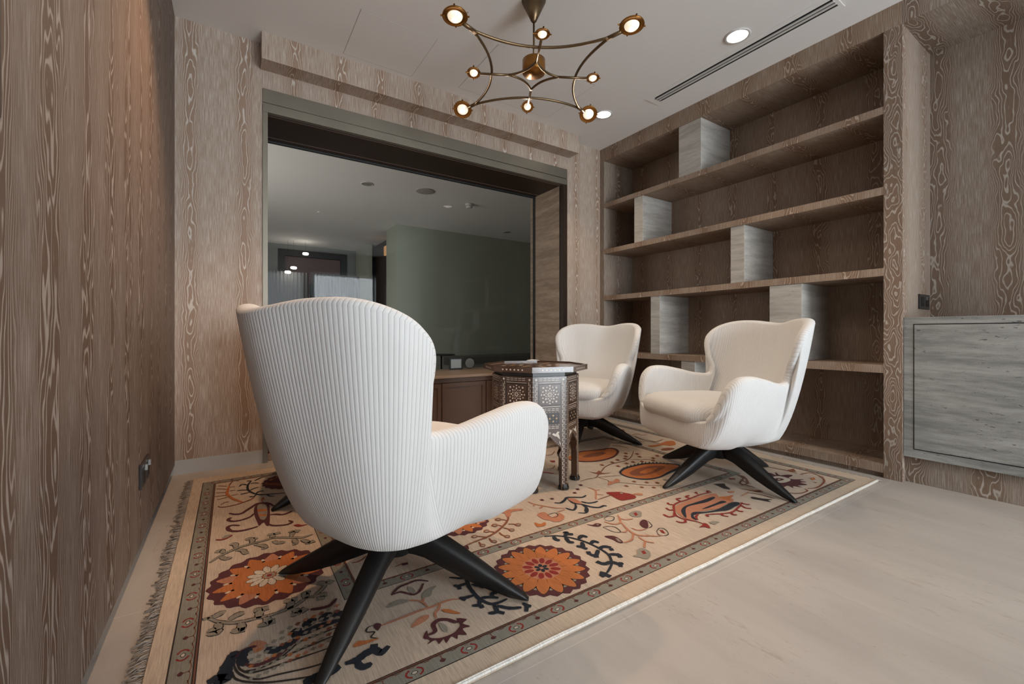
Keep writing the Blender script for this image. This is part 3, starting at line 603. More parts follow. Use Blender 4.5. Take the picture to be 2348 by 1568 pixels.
# motifs (metres x 1000 on the rug): [colour, stroke width or 0 for a filled patch, x, y, x, y ...]
MOTIFS = [["m",16,-8,2492,14,2464,41,2456,64,2488,87,2521,112,2556,141,2547,163,2522,180,2471],["m",15,92,2422,75,2389,50,2374,24,2370,1,2381,-11,2405,-7,2424,3,2422],["m",16,101,2253,78,2245,47,2241,18,2249,-4,2271,-13,2312,3,2329,33,2306],["m",14,153,2365,178,2358,204,2336,231,2342,250,2358],["m",14,143,2251,160,2224,193,2206,217,2203,235,2220,224,2244],["m",0,102,2531,133,2558,160,2524,159,2416,146,2249,134,2240,125,2287,106,2254,102,2294,92,2422],["t",0,114,2534,148,2512,146,2387,134,2324,123,2318,113,2342,108,2431],["o",0,109,2468,147,2453,146,2425,108,2435],["o",0,109,2402,143,2380,140,2359,111,2374],["o",8,136,2561,134,2605,143,2632,143,2588],["r",0,236,2178,255,2178,269,2160,293,2153,265,2147,249,2153],["r",10,-54,2204,-37,2190,-21,2190,-7,2202,4,2217],["t",0,-33,2204,-21,2226,1,2223,-7,2205,-21,2195],["o",14,-9,2945,-15,2874,-19,2805,-8,2752,9,2696,32,2649,49,2617],["w",7,37,3008,11,3026,-3,2980,-9,2945],["w",6,-20,2940,-60,2972],["w",6,-21,2884,-68,2921],["w",6,-22,2830,-69,2849],["w",6,-19,2776,-72,2788],["w",6,-8,2747,-61,2726],["w",6,-6,2911,17,2909],["w",6,-6,2843,19,2839],["w",6,1,2758,31,2761],["w",10,-56,2624,-41,2600,-8,2593,26,2601,49,2612,85,2636,105,2668],["w",6,-45,2637,-25,2665,-8,2660],["n",12,99,2968,81,2900,78,2813,95,2748,124,2695,170,2671,247,2644],["n",10,94,2917,114,2918,134,2898],["n",10,81,2893,55,2929,39,2895],["n",10,81,2805,41,2825,31,2819],["n",10,86,2760,52,2753,43,2759],["n",10,87,2795,110,2817,130,2823],["n",10,113,2714,127,2746,152,2741],["n",10,112,2697,99,2677,81,2689],["n",10,161,2677,171,2641,194,2620],["n",10,116,2957,152,3004,184,3005],["n",10,99,2968,80,2981],["m",0,161,2854,195,2906,225,2942,244,2958,255,2800,247,2716,223,2744,193,2776,175,2800],["w",0,158,2856,199,2863,243,2821,243,2781,196,2819],["K",13,-67,1995,-41,2027,-6,2054,25,2072,72,2081,120,2084,157,2088,217,2050,250,2028,271,2029,295,2035],["K",20,-24,2053,-35,2085,-50,2070],["K",20,16,2077,14,2112,-4,2124],["K",20,16,2052,39,2037,47,2007,60,2004],["K",20,72,2084,74,2135,50,2130],["K",20,81,2124,93,2130],["K",20,81,2065,108,2038,116,2013,102,2012],["K",20,145,2089,150,2129,130,2128],["K",20,153,2128,181,2128],["K",20,148,2059,165,2027,189,2025],["K",20,215,2058,226,2110,212,2104],["K",20,229,2112,251,2098],["K",20,220,2033,225,1988,210,1985],["K",20,248,2008,268,1967,255,1962],["K",20,267,1961,293,1965],["K",20,-34,2023,-15,1993,0,2001],["K",13,-61,1612,-34,1574,-2,1546,30,1533,61,1529,100,1521,140,1524,173,1533,208,1557,230,1548],["K",12,228,1553,257,1579,276,1603],["K",22,-61,1617,-59,1603],["K",22,-46,1602,-27,1615,-16,1612],["K",22,-4,1563,13,1577,35,1579],["K",22,-34,1566,-33,1535,-58,1540],["K",22,-33,1531,-34,1517,-58,1525],["K",22,24,1529,24,1494,0,1502],["K",22,22,1492,36,1490],["K",22,70,1523,74,1567,58,1573],["K",22,80,1567,100,1567],["K",22,88,1520,93,1484,66,1486],["K",22,93,1484,113,1483],["K",22,154,1515,161,1564,141,1573],["K",22,164,1571,183,1568],["K",22,164,1513,176,1488,153,1486],["K",22,178,1486,199,1499],["K",22,206,1554,208,1586,220,1578],["K",22,247,1546,269,1541],["K",22,249,1540,243,1516],["K",22,276,1608,255,1627],["K",22,281,1621,297,1600],["m",14,209,1483,240,1472,266,1473,289,1499],["s",0,41,1401,56,1415,72,1408,85,1386,73,1366,54,1364,46,1378],["n",34,-50,1311,-31,1313,-13,1301,-13,1332,-5,1360,2,1393],["n",26,-5,1394,12,1384,8,1367],["m",12,10,1372,27,1390,48,1393,59,1389],["n",26,48,1388,30,1378,23,1351,34,1328],["m",13,29,1332,52,1312,77,1310,95,1314,111,1322,143,1348,163,1363],["n",24,83,1350,102,1344,117,1345,132,1352,152,1363],["n",30,88,1350,95,1366],["n",26,147,1388,175,1378,201,1383,230,1384,277,1381],["n",30,145,1389,155,1390,165,1410],["n",30,187,1399,196,1421,216,1416],["n",30,229,1404,243,1424,261,1420],["n",30,270,1401,286,1425],["k",6,6,1346,13,1313,31,1281,58,1255,98,1246,165,1229,217,1222],["k",6,13,1354,19,1320,38,1293,67,1283,118,1280,171,1277,238,1273],["k",6,29,1305,59,1294,94,1299,138,1308,195,1314,254,1318],["k",6,85,1296,121,1313,161,1344,210,1348,269,1350],["k",6,3,1319,9,1289,34,1260,80,1229,144,1202,193,1187],["t",0,35,1267,41,1274,49,1270,43,1261],["g",0,35,1290,42,1298,50,1294,44,1285],["o",0,36,1314,42,1322,51,1317,45,1308],["g",0,37,1340,43,1348,52,1344,46,1334],["t",0,37,1370,44,1379,53,1374,47,1364],["g",0,51,1267,58,1274,66,1270,60,1261],["t",0,52,1294,59,1301,67,1297,61,1288],["t",0,53,1320,60,1328,69,1324,63,1314],["t",0,54,1342,61,1351,70,1346,64,1336],["o",0,56,1371,63,1380,72,1375,65,1365],["t",0,68,1268,75,1276,84,1271,77,1263],["t",0,70,1298,77,1305,85,1301,79,1292],["s",0,71,1320,78,1328,87,1324,80,1314],["t",0,73,1349,80,1358,89,1353,82,1343],["t",0,74,1376,82,1385,91,1380,84,1369],["g",0,86,1273,93,1280,102,1276,95,1267],["t",0,88,1297,95,1304,103,1300,97,1291],["o",0,90,1323,97,1332,106,1327,99,1317],["g",0,92,1357,99,1366,108,1361,101,1351],["t",0,94,1384,101,1393,111,1389,103,1378],["t",0,104,1276,111,1283,120,1279,113,1270],["t",0,106,1304,114,1311,123,1307,116,1297],["t",0,109,1330,116,1338,125,1333,118,1324],["w",0,111,1357,118,1366,128,1361,120,1351],["t",0,113,1386,121,1395,130,1390,123,1379],["t",0,115,1414,123,1424,133,1419,126,1408],["w",0,123,1280,130,1287,139,1283,132,1274],["o",0,125,1304,133,1312,141,1307,134,1298],["t",0,128,1333,135,1341,145,1337,137,1326],["s",0,130,1361,138,1370,148,1366,140,1355],["o",0,134,1394,142,1403,151,1398,144,1387],["g",0,136,1423,145,1433,154,1428,147,1416],["o",0,142,1288,150,1295,159,1291,151,1282],["t",0,145,1312,152,1320,162,1315,154,1306],["t",0,148,1342,156,1351,165,1346,158,1336],["o",0,150,1365,159,1374,168,1369,160,1359],["t",0,154,1401,163,1410,173,1406,165,1394],["w",0,158,1429,166,1439,176,1435,168,1423],["s",0,161,1288,169,1296,178,1291,170,1282],["t",0,164,1315,172,1323,182,1319,174,1309],["o",0,168,1344,176,1353,186,1348,178,1338],["t",0,172,1375,180,1384,190,1380,182,1369],["t",0,175,1398,184,1408,193,1403,185,1392],["s",0,179,1436,188,1446,199,1441,190,1429],["t",0,181,1294,189,1302,198,1298,191,1288],["w",0,184,1315,192,1324,202,1319,194,1309],["t",0,189,1349,197,1358,207,1353,199,1342],["t",0,192,1374,201,1383,211,1378,202,1367],["t",0,197,1409,206,1419,216,1414,207,1402],["o",0,201,1439,211,1449,221,1444,212,1432],["s",0,201,1295,209,1303,219,1298,210,1288],["t",0,205,1323,214,1332,224,1327,215,1317],["t",0,209,1348,218,1357,228,1352,219,1342],["s",0,214,1378,223,1387,233,1382,224,1371],["t",0,219,1413,229,1423,239,1418,230,1406],["w",0,224,1443,234,1454,244,1449,235,1436],["t",0,222,1303,231,1311,241,1306,232,1296],["w",0,227,1331,236,1339,246,1335,237,1324],["w",0,232,1357,241,1366,251,1361,242,1350],["s",0,237,1386,246,1396,256,1391,247,1379],["t",0,242,1417,252,1427,262,1422,252,1410],["t",0,248,1451,258,1462,268,1457,259,1444],["s",0,242,1299,251,1308,261,1303,252,1293],["s",0,248,1330,257,1339,267,1334,258,1324],["w",0,254,1360,263,1370,273,1365,264,1354],["t",0,260,1395,270,1405,280,1400,271,1388],["w",0,266,1426,276,1437,287,1432,277,1419],["s",0,271,1455,282,1466,293,1461,282,1448],["n",30,150,1182,175,1182,211,1184,238,1190],["m",11,445,1417,478,1447,516,1453,548,1454,579,1428],["m",10,451,1419,475,1420,494,1397,509,1381,532,1389,559,1425],["K",0,505,1430,517,1428,520,1397,508,1388,501,1409],["t",0,525,1354,543,1376,564,1385,593,1387,570,1370,554,1346,533,1344],["t",0,411,1360,432,1377,461,1379,482,1365,476,1354,448,1356],["s",9,369,1287,404,1287,458,1289,501,1291,536,1288,573,1291,602,1288,624,1276],["s",8,523,1292,517,1327,502,1347,483,1360],["s",8,517,1327,530,1345],["s",9,562,1287,547,1266,530,1253,523,1229],["o",0,552,1258,572,1250,584,1232,597,1209,576,1220,557,1242],["s",0,443,1230,473,1256,494,1261,511,1255,499,1239,471,1230],["m",14,476,1174,498,1177,505,1207,526,1217,549,1205,564,1183,576,1180],["m",0,458,1169,479,1194,474,1163,495,1145,522,1140,548,1144,572,1164,575,1194,600,1174,580,1164,594,1141,570,1143,569,1114,548,1127,538,1113,529,1132,505,1115,506,1134,486,1123,486,1143,459,1140,472,1152],["t",0,521,1206,531,1196,535,1175,526,1155,516,1169],["m",0,354,1297,366,1305,375,1292,365,1276,357,1273],["k",5,355,1301,337,1299,330,1282,349,1270,335,1254,350,1239],["o",0,282,1240,298,1257,319,1248,354,1237,334,1234,315,1234],["n",24,251,1190,281,1188,306,1198,329,1198,342,1178,367,1192],["n",20,326,1196,335,1221],["n",20,281,1188,281,1160,294,1151,310,1155],["n",14,649,1410,680,1384,697,1372,684,1326,680,1281,681,1236,698,1199,726,1191,756,1193],["n",15,693,1344,654,1345,644,1358],["n",15,654,1345,650,1324],["n",15,673,1269,641,1273,627,1283],["n",15,639,1269,630,1264],["n",15,677,1239,664,1216,643,1224],["n",15,668,1213,665,1195],["n",15,705,1194,694,1156,668,1163],["n",15,694,1156,710,1136],["n",15,710,1181,737,1148,771,1131],["n",15,786,1147,792,1128,799,1118],["n",15,792,1133,771,1106],["n",15,686,1244,716,1230,735,1212],["n",15,719,1228,733,1247,742,1235],["n",15,696,1330,713,1307,726,1287],["w",8,383,1699,401,1695,422,1703,440,1722],["m",16,537,1585,559,1581],["w",6,510,1584,538,1588],["n",11,1121,1473,1159,1457,1193,1426,1225,1372,1240,1322,1245,1273,1240,1217,1216,1177,1196,1157,1155,1133,1127,1121],["n",19,1193,1426,1225,1448,1211,1457],["n",19,1219,1435,1238,1422],["n",19,1154,1451,1145,1424,1157,1412],["n",19,1192,1418,1179,1378,1195,1367],["n",19,1230,1377,1260,1391,1270,1368],["n",19,1222,1349,1198,1318,1181,1337],["n",19,1194,1313,1201,1294],["n",19,1245,1318,1268,1328,1277,1306],["n",19,1240,1268,1270,1272,1292,1250],["n",19,1284,1247,1276,1230],["n",19,1233,1265,1195,1239,1179,1257],["n",19,1195,1239,1185,1224],["n",19,1179,1257,1190,1278],["n",19,1240,1217,1264,1202,1279,1192],["n",19,1274,1195,1264,1174],["n",19,1212,1173,1180,1174,1167,1189],["n",19,1169,1187,1165,1204],["n",19,1215,1171,1220,1148,1241,1141],["n",19,1227,1143,1213,1127],["n",19,1133,1123,1121,1142],["n",19,1127,1121,1106,1123],["n",19,1129,1119,1134,1101],["s",9,1550,1459,1520,1416,1486,1389,1456,1399,1441,1438],["s",8,1530,1430,1538,1400,1578,1389],["s",10,1504,1397,1473,1332,1462,1277,1478,1249,1520,1222],["s",8,1497,1326,1505,1293,1546,1284],["s",9,1462,1286,1412,1250,1364,1249],["s",8,1456,1255,1450,1209,1469,1181],["s",9,1448,1211,1403,1177],["s",7,1482,1335,1444,1314,1427,1326],["t",0,1611,1441,1654,1445,1672,1422,1630,1386,1601,1394,1593,1420],["r",0,1626,1431,1646,1429,1631,1406,1608,1400],["m",0,1563,1339,1605,1356,1613,1336,1558,1286,1544,1304],["k",4,1616,1334,1592,1292,1561,1284],["t",0,1311,1157,1335,1155,1364,1180,1393,1177,1396,1145,1369,1119,1338,1112,1327,1132],["r",0,1367,1163,1383,1161,1371,1139,1356,1142],["k",4,1462,1464,1499,1471,1515,1450,1486,1428,1462,1434,1459,1456],["k",4,1394,1401,1421,1394,1441,1371,1427,1326,1402,1342,1394,1401],["m",0,1352,1462,1373,1443,1396,1447,1411,1428,1388,1415,1368,1428],["t",0,1388,1439,1401,1433,1389,1425],["m",0,1336,1333,1361,1326,1375,1308,1373,1275,1361,1251,1345,1262,1346,1293],["t",0,1364,1298,1370,1286,1361,1259,1352,1269],["w",10,804,1585,859,1595,911,1601,961,1617,1004,1640,1050,1671,1085,1704,1104,1733],["w",8,915,1598,896,1617,880,1634],["w",8,964,1622,951,1638,938,1653],["w",8,1022,1658,1011,1673,994,1684],["w",8,1070,1697,1059,1712,1043,1727],["w",8,980,1611,977,1585,985,1563],["w",8,1017,1639,1027,1624,1036,1601],["w",8,1056,1659,1075,1646,1089,1630],["w",8,917,1590,912,1560,920,1548],["w",8,865,1584,859,1556,864,1540],["w",0,857,1640,871,1648,883,1641,881,1627,869,1620,860,1627],["t",0,864,1638,872,1641,879,1635,875,1627,866,1629],["w",0,925,1655,939,1665,951,1657,949,1642,937,1635,927,1642],["t",0,932,1654,940,1657,947,1651,943,1642,933,1644],["w",0,984,1687,1000,1697,1012,1689,1010,1673,996,1665,986,1673],["t",0,992,1685,1000,1689,1007,1683,1003,1673,993,1675],["w",0,1029,1731,1045,1741,1058,1733,1055,1717,1041,1708,1030,1716],["t",0,1036,1729,1045,1733,1053,1726,1048,1717,1037,1718],["w",0,975,1563,989,1572,1001,1564,998,1551,986,1544,977,1551],["t",0,982,1562,990,1565,996,1559,992,1551,983,1553],["w",0,1024,1605,1039,1614,1051,1607,1048,1592,1035,1585,1026,1593],["t",0,1031,1604,1040,1607,1046,1601,1042,1592,1032,1594],["w",0,1076,1634,1092,1643,1104,1635,1101,1620,1087,1612,1077,1620],["t",0,1083,1632,1092,1635,1099,1629,1094,1620,1084,1622],["w",0,905,1557,919,1565,930,1557,929,1544,917,1537,908,1545],["t",0,912,1555,920,1558,926,1552,922,1544,914,1546],["w",0,850,1553,863,1561,874,1554,872,1541,861,1534,852,1542],["t",0,856,1552,864,1554,870,1549,867,1541,858,1543],["s",0,1088,1782,1129,1796,1153,1789,1176,1783,1207,1763,1194,1749,1161,1761,1136,1755,1114,1727,1091,1725,1106,1766],["m",0,774,1577,795,1585,811,1581,801,1551,790,1563],["s",9,1284,1823,1289,1785,1306,1755,1334,1708,1353,1682,1388,1655],["s",8,1289,1775,1272,1762],["s",9,1317,1738,1283,1723],["s",6,1327,1640,1378,1643],["s",0,1230,1673,1271,1677,1273,1640,1268,1609,1302,1613,1330,1629,1327,1588,1302,1562,1270,1551,1244,1564,1240,1587,1224,1605,1221,1640],["k",4,1264,1638,1295,1643,1315,1635,1307,1610,1286,1598,1266,1607,1264,1638],["o",0,1166,1607,1179,1579,1208,1584,1197,1560,1175,1555,1150,1564],["n",15,1389,1739,1412,1720,1453,1736,1487,1757,1521,1740,1558,1716,1594,1727],["n",13,1487,1757,1468,1697,1478,1663,1493,1644,1477,1592,1438,1559,1407,1579],["n",13,1514,1677,1527,1645,1555,1632,1589,1633],["n",14,1498,1641,1508,1599,1537,1571,1573,1574,1580,1561],["n",13,1468,1670,1440,1634,1406,1617,1393,1656],["n",18,1480,1599,1448,1569],["s",0,1479,1743,1510,1727,1509,1689,1498,1650,1481,1666,1473,1694],["s",9,1685,1806,1691,1775,1679,1739,1636,1695,1598,1655],["s",6,1692,1752,1718,1747],["s",6,1651,1705,1675,1680],["w",6,1603,1647,1670,1653,1712,1656],["r",0,1713,1696,1755,1680,1785,1660,1799,1630,1808,1614,1808,1573,1777,1554,1738,1560,1701,1570,1695,1597,1702,1642],["s",0,1812,1601,1847,1599,1865,1577,1842,1561,1822,1585],["t",0,1776,1656,1786,1649,1779,1633,1762,1639],["b",7,1715,1909,1785,1913,1835,1906,1900,1942,1965,1982,2034,2025,2113,2049,2183,2051,2249,2049,2325,2075,2407,2126,2486,2187],["b",5,1842,1908,1905,1886,1997,1853],["b",5,1853,1894,1865,1837,1854,1807,1887,1773,1933,1726,1972,1672,2021,1628,2066,1599],["b",5,2297,2050,2371,2010,2420,1970],["w",0,1887,2012,1905,1973,1950,1992,1935,1946,1986,1920,1929,1930,1894,1946],["s",0,1802,1770,1858,1816,1879,1803,1921,1825,1931,1806,1903,1775,1849,1774],["w",0,1968,1744,1990,1744,1985,1721,1967,1723],["w",0,1874,1717,1894,1717,1891,1694,1874,1696],["w",0,1932,1656,1953,1656,1949,1634,1932,1636],["w",0,2017,1694,2039,1694,2034,1671,2016,1673],["w",0,1985,1616,2006,1616,2001,1594,1984,1597],["w",0,2065,1657,2088,1657,2082,1634,2064,1636],["w",0,2146,1665,2169,1665,2162,1642,2144,1644],["w",0,2039,2080,2064,2082,2058,2052,2038,2053],["w",0,2139,2086,2165,2088,2158,2058,2137,2059],["w",0,2109,2004,2134,2006,2128,1977,2107,1978],["w",0,2210,2105,2237,2108,2229,2076,2207,2077],["w",0,2381,2187,2410,2190,2400,2156,2376,2157],["w",0,2323,2134,2352,2137,2342,2104,2319,2105],["w",0,2276,2096,2303,2099,2295,2067,2272,2068],["w",0,2437,2132,2467,2135,2456,2102,2432,2103],["w",0,2399,2077,2427,2079,2417,2047,2394,2048],["w",0,2323,1991,2350,1993,2341,1963,2319,1964],["w",0,2262,2014,2289,2016,2280,1986,2258,1988],["w",0,2199,2015,2225,2017,2218,1987,2196,1989],["w",0,2404,1963,2432,1964,2422,1935,2399,1936],["w",0,2450,2000,2479,2002,2468,1971,2445,1973],["w",0,2522,2023,2552,2025,2540,1993,2516,1995],["m",0,1403,1797,1422,1795,1417,1775,1401,1780],["m",0,1559,1797,1578,1795,1572,1774,1555,1779],["m",0,1609,1830,1629,1828,1622,1806,1605,1810],["m",0,1668,1870,1689,1868,1682,1845,1664,1850],["m",0,1349,1813,1367,1811,1363,1791,1347,1795],["n",0,2026,1894,2112,1944,2196,1949,2314,1942,2389,1901,2462,1838,2477,1782,2376,1730,2272,1714,2159,1696,2069,1710,2022,1759,2002,1824],["o",0,2037,1887,2114,1921,2194,1928,2300,1920,2373,1888,2445,1826,2457,1780,2401,1757,2295,1740,2177,1710,2086,1724,2035,1770,2017,1833],["w",0,2086,1862,2179,1886,2277,1882,2352,1848,2364,1810,2271,1784,2167,1769,2080,1786,2057,1827],["o",0,2136,1830,2237,1849,2308,1832,2239,1804,2149,1794],["n",0,2027,1899,2061,1922,2040,1893],["n",0,2095,1932,2131,1956,2109,1926],["n",0,2143,1945,2180,1969,2157,1939],["n",0,2178,1945,2215,1969,2191,1939],["n",0,2215,1946,2253,1971,2228,1940],["n",0,2251,1947,2290,1972,2265,1941],["n",0,2284,1944,2324,1969,2298,1938],["n",0,2310,1935,2350,1960,2324,1929],["n",0,2334,1925,2374,1949,2348,1919],["n",0,2354,1911,2395,1936,2368,1905],["n",0,2375,1898,2416,1922,2389,1892],["n",0,2391,1881,2432,1905,2405,1875],["n",0,2403,1861,2444,1884,2417,1855],["n",0,2415,1841,2456,1864,2429,1835],["m",0,1990,2326,2139,2393,2219,2379,2317,2355,2422,2337,2408,2257,2333,2193,2221,2142,2101,2136,2020,2165,1970,2205,1941,2257],["o",0,2000,2337,2123,2375,2208,2367,2299,2337,2396,2323,2381,2255,2304,2193,2217,2161,2109,2156,2034,2180,1984,2220,1951,2275],["w",0,2067,2276,2161,2304,2259,2296,2284,2261,2193,2229,2092,2243],["k",4,2077,2287,2115,2280,2138,2256],["k",5,2236,2274,2260,2268,2229,2242],["s",9,2867,2539,2940,2544,2939,2492,2995,2482],["w",10,2855,2496,2824,2394,2837,2315,2862,2277,2971,2299],["o",0,2694,2232,2751,2217,2820,2215,2922,2238,2990,2216,2910,2135,2844,2135,2809,2179,2708,2182],["w",7,2702,2381,2769,2348,2814,2296,2835,2227],["w",0,2683,2097,2748,2115,2808,2076,2765,2054,2699,2067],["w",0,2946,2761,2968,2718,2888,2631,2853,2654],["w",8,2480,2393,2512,2330,2522,2262],["r",16,1629,2159,1654,2136,1674,2102],["r",0,1822,2334,1853,2314,1827,2282,1807,2295],["w",7,1877,2452,1922,2441,2002,2501],["w",6,1698,2199,1734,2190,1786,2231],["r",10,2200,1386,2165,1393,2113,1399,2045,1396,1971,1394,1928,1396,1872,1384,1815,1340,1781,1308,1771,1270,1785,1232,1801,1201,1801,1173],["r",12,2171,1390,2199,1411,2202,1394],["r",12,2110,1410,2122,1431,2134,1429],["r",12,2026,1399,2022,1420,2058,1425],["r",12,1947,1396,1954,1428,1986,1425],["r",12,1878,1389,1863,1407,1877,1424],["r",12,1823,1351,1804,1359,1813,1386],["r",12,1776,1304,1735,1308,1737,1344],["r",12,1774,1254,1752,1233,1729,1240,1723,1262],["r",0,1787,1327,1800,1319,1775,1297,1756,1302],["r",0,1808,1182,1817,1169,1798,1141,1783,1134,1777,1155,1752,1165,1784,1170],["s",0,1867,1371,1955,1382,2050,1383,2143,1379,2198,1362,2166,1317,2205,1273,2162,1248,2105,1250,2035,1237,1983,1247,1919,1264,1886,1278,1834,1266,1806,1218,1790,1236,1787,1282,1814,1325],["n",0,1843,1322,1905,1347,1980,1348,2066,1345,2139,1344,2137,1327,2056,1317,1989,1326,1923,1335,1873,1318,1798,1260,1798,1274],["n",0,1946,1279,2003,1283,2067,1284,2130,1286,2134,1262,2079,1267,2026,1268,1973,1270],["n",0,1821,1252,1863,1278,1891,1275,1925,1253,1984,1238,2026,1235,2069,1240,2138,1246,2171,1242,2183,1225,2164,1212,2109,1206,2041,1201,1988,1220,1941,1235,1891,1252,1857,1259,1833,1245,1813,1214,1808,1231],["r",0,1840,1247,1877,1257,1881,1251,1846,1236,1817,1211,1823,1229],["r",10,1902,1230,1935,1216,1981,1193,2040,1178,2098,1188,2153,1202,2198,1216],["r",13,2188,1222,2190,1195,2206,1181],["r",13,2157,1199,2142,1168,2161,1151],["r",13,2082,1182,2079,1161,2093,1155],["r",13,2036,1181,2011,1159,2030,1150],["r",13,1987,1197,1963,1182,1975,1159],["r",13,1906,1227,1891,1211],["o",0,2168,1325,2208,1308,2256,1296,2196,1280,2171,1259,2156,1287],["k",0,2331,1451,2385,1427,2359,1401,2331,1356,2311,1379,2324,1423],["k",0,2318,1232,2338,1187,2370,1153,2339,1160,2327,1140,2309,1179,2294,1216],["t",0,1834,1172,1870,1170,1883,1148,1836,1143],["t",0,2144,1663,2171,1663,2168,1642,2142,1641],["k",4,1562,1243,1599,1257,1610,1237,1587,1201,1559,1198,1544,1217,1562,1243],["r",0,1583,1245,1595,1237,1577,1208,1571,1221],["s",6,1496,1248,1515,1220,1553,1202],["b",9,2592,1468,2575,1418,2473,1381,2468,1330,2470,1297],["b",8,2539,1418,2519,1374,2518,1341],["w",0,2382,1343,2402,1310,2435,1248,2402,1279],["s",0,2286,1345,2321,1327,2294,1315,2267,1327],["w",0,2500,1467,2530,1447,2507,1427,2479,1445],["m",0,2715,1370,2808,1384,2790,1336,2853,1370,2810,1323,2858,1307,2875,1280,2799,1272,2806,1239,2853,1208,2804,1213,2815,1178,2770,1194,2768,1155,2708,1181,2698,1150,2677,1189,2642,1173,2663,1211,2603,1211,2633,1243,2616,1267,2680,1321],["c",0,2704,1333,2783,1325,2798,1287,2774,1246,2691,1245,2664,1276],["m",0,2709,1309,2752,1303,2753,1273,2712,1273,2692,1285],["c",0,2722,1296,2740,1293,2734,1283,2716,1286],["w",10,2991,1190,2973,1159,2913,1128,2836,1112,2755,1106,2703,1128],["w",8,2684,1134,2663,1111,2608,1111,2566,1126,2538,1157],["w",7,2927,1262,3017,1248,3009,1194,2994,1160],["w",8,2920,1456,2934,1397,2948,1340,2941,1283],["o",0,2909,1200,2943,1192,2909,1172,2880,1177],["w",0,2959,1349,3021,1341,2976,1306,2934,1318],["w",0,2847,1157,2861,1142,2838,1143],["r",6,2965,1513,3011,1501],["b",9,2609,1483,2601,1429,2516,1359,2440,1356],["w",0,2406,1278,2454,1259,2441,1231,2404,1255],["s",7,2279,1267,2342,1272,2368,1279],["b",8,2358,1274,2389,1219,2390,1151]]
zk, zK, zk2 = nz(), nz(), nz()
zs = [nz() for _ in range(6)]
for i, mo in enumerate(MOTIFS):
    c, wd = mo[0], mo[1]/1000; pts = [(mo[j]/1000, mo[j+1]/1000) for j in range(2, len(mo), 2)]
    if c == 'K':
        if wd: stroke(pts, wd+0.004, 'k', zk); stroke(pts, wd-0.001, 't', zK)
        else: blob(pts, 't', zK)
    else:
        zz = zs[i*6//len(MOTIFS)] if wd else zs[i*6//len(MOTIFS)]
        zz = zs[0]+0.0000015*i
        if wd: stroke(pts, wd, c, zz)
        else: blob(pts, c, zz, len(pts) > 4)
m.build('rug_body', [RM[k] for k in order], None, recalc=False).parent = rug
bpy.data.objects['rug_body'].name = 'pile'; bpy.data.objects['pile'].matrix_parent_inverse = Matrix.Translation(-rug.location)
# white bound edge along the front and the knotted fringe at the short ends
m = MB(); pts = [(RX0+(RX1-RX0)*i/120+0.0, RY0-0.001+0.0012*math.sin(i*0.7)*math.sin(i*0.13), 0.0105) for i in range(121)]
m.tube(pts, 0.0040, 6); pts = [(x, y+0.004, z+0.002) for x, y, z in pts]; m.tube(pts, 0.0032, 6)
PC(m.build('bound_edge', RM['x']), rug)
M['fringe'] = plain('fringe_yarn', srgb(150, 140, 130)[:3], 0.9)
m = MB()
for x0, sg in ((RX0, -1), (RX1, 1)):
    y = RY0+0.004
    while y < RY1:
        a = random.uniform(-0.7, 0.7); L = random.uniform(0.028, 0.05); b = a+random.uniform(-0.9, 0.9)
        p1 = (x0+sg*L*0.5*math.cos(a), y+L*0.5*math.sin(a)); p2 = (p1[0]+sg*L*0.5*math.cos(b), p1[1]+L*0.5*math.sin(b))
        m.tube([(x0, y, 0.008), (p1[0], p1[1], random.uniform(0.004, 0.010)), (p2[0], p2[1], 0.003)], 0.0016, 4)
        y += random.uniform(0.0035, 0.007)
o = PC(m.build('fringe', M['fringe']), rug); o['kind'] = 'stuff'
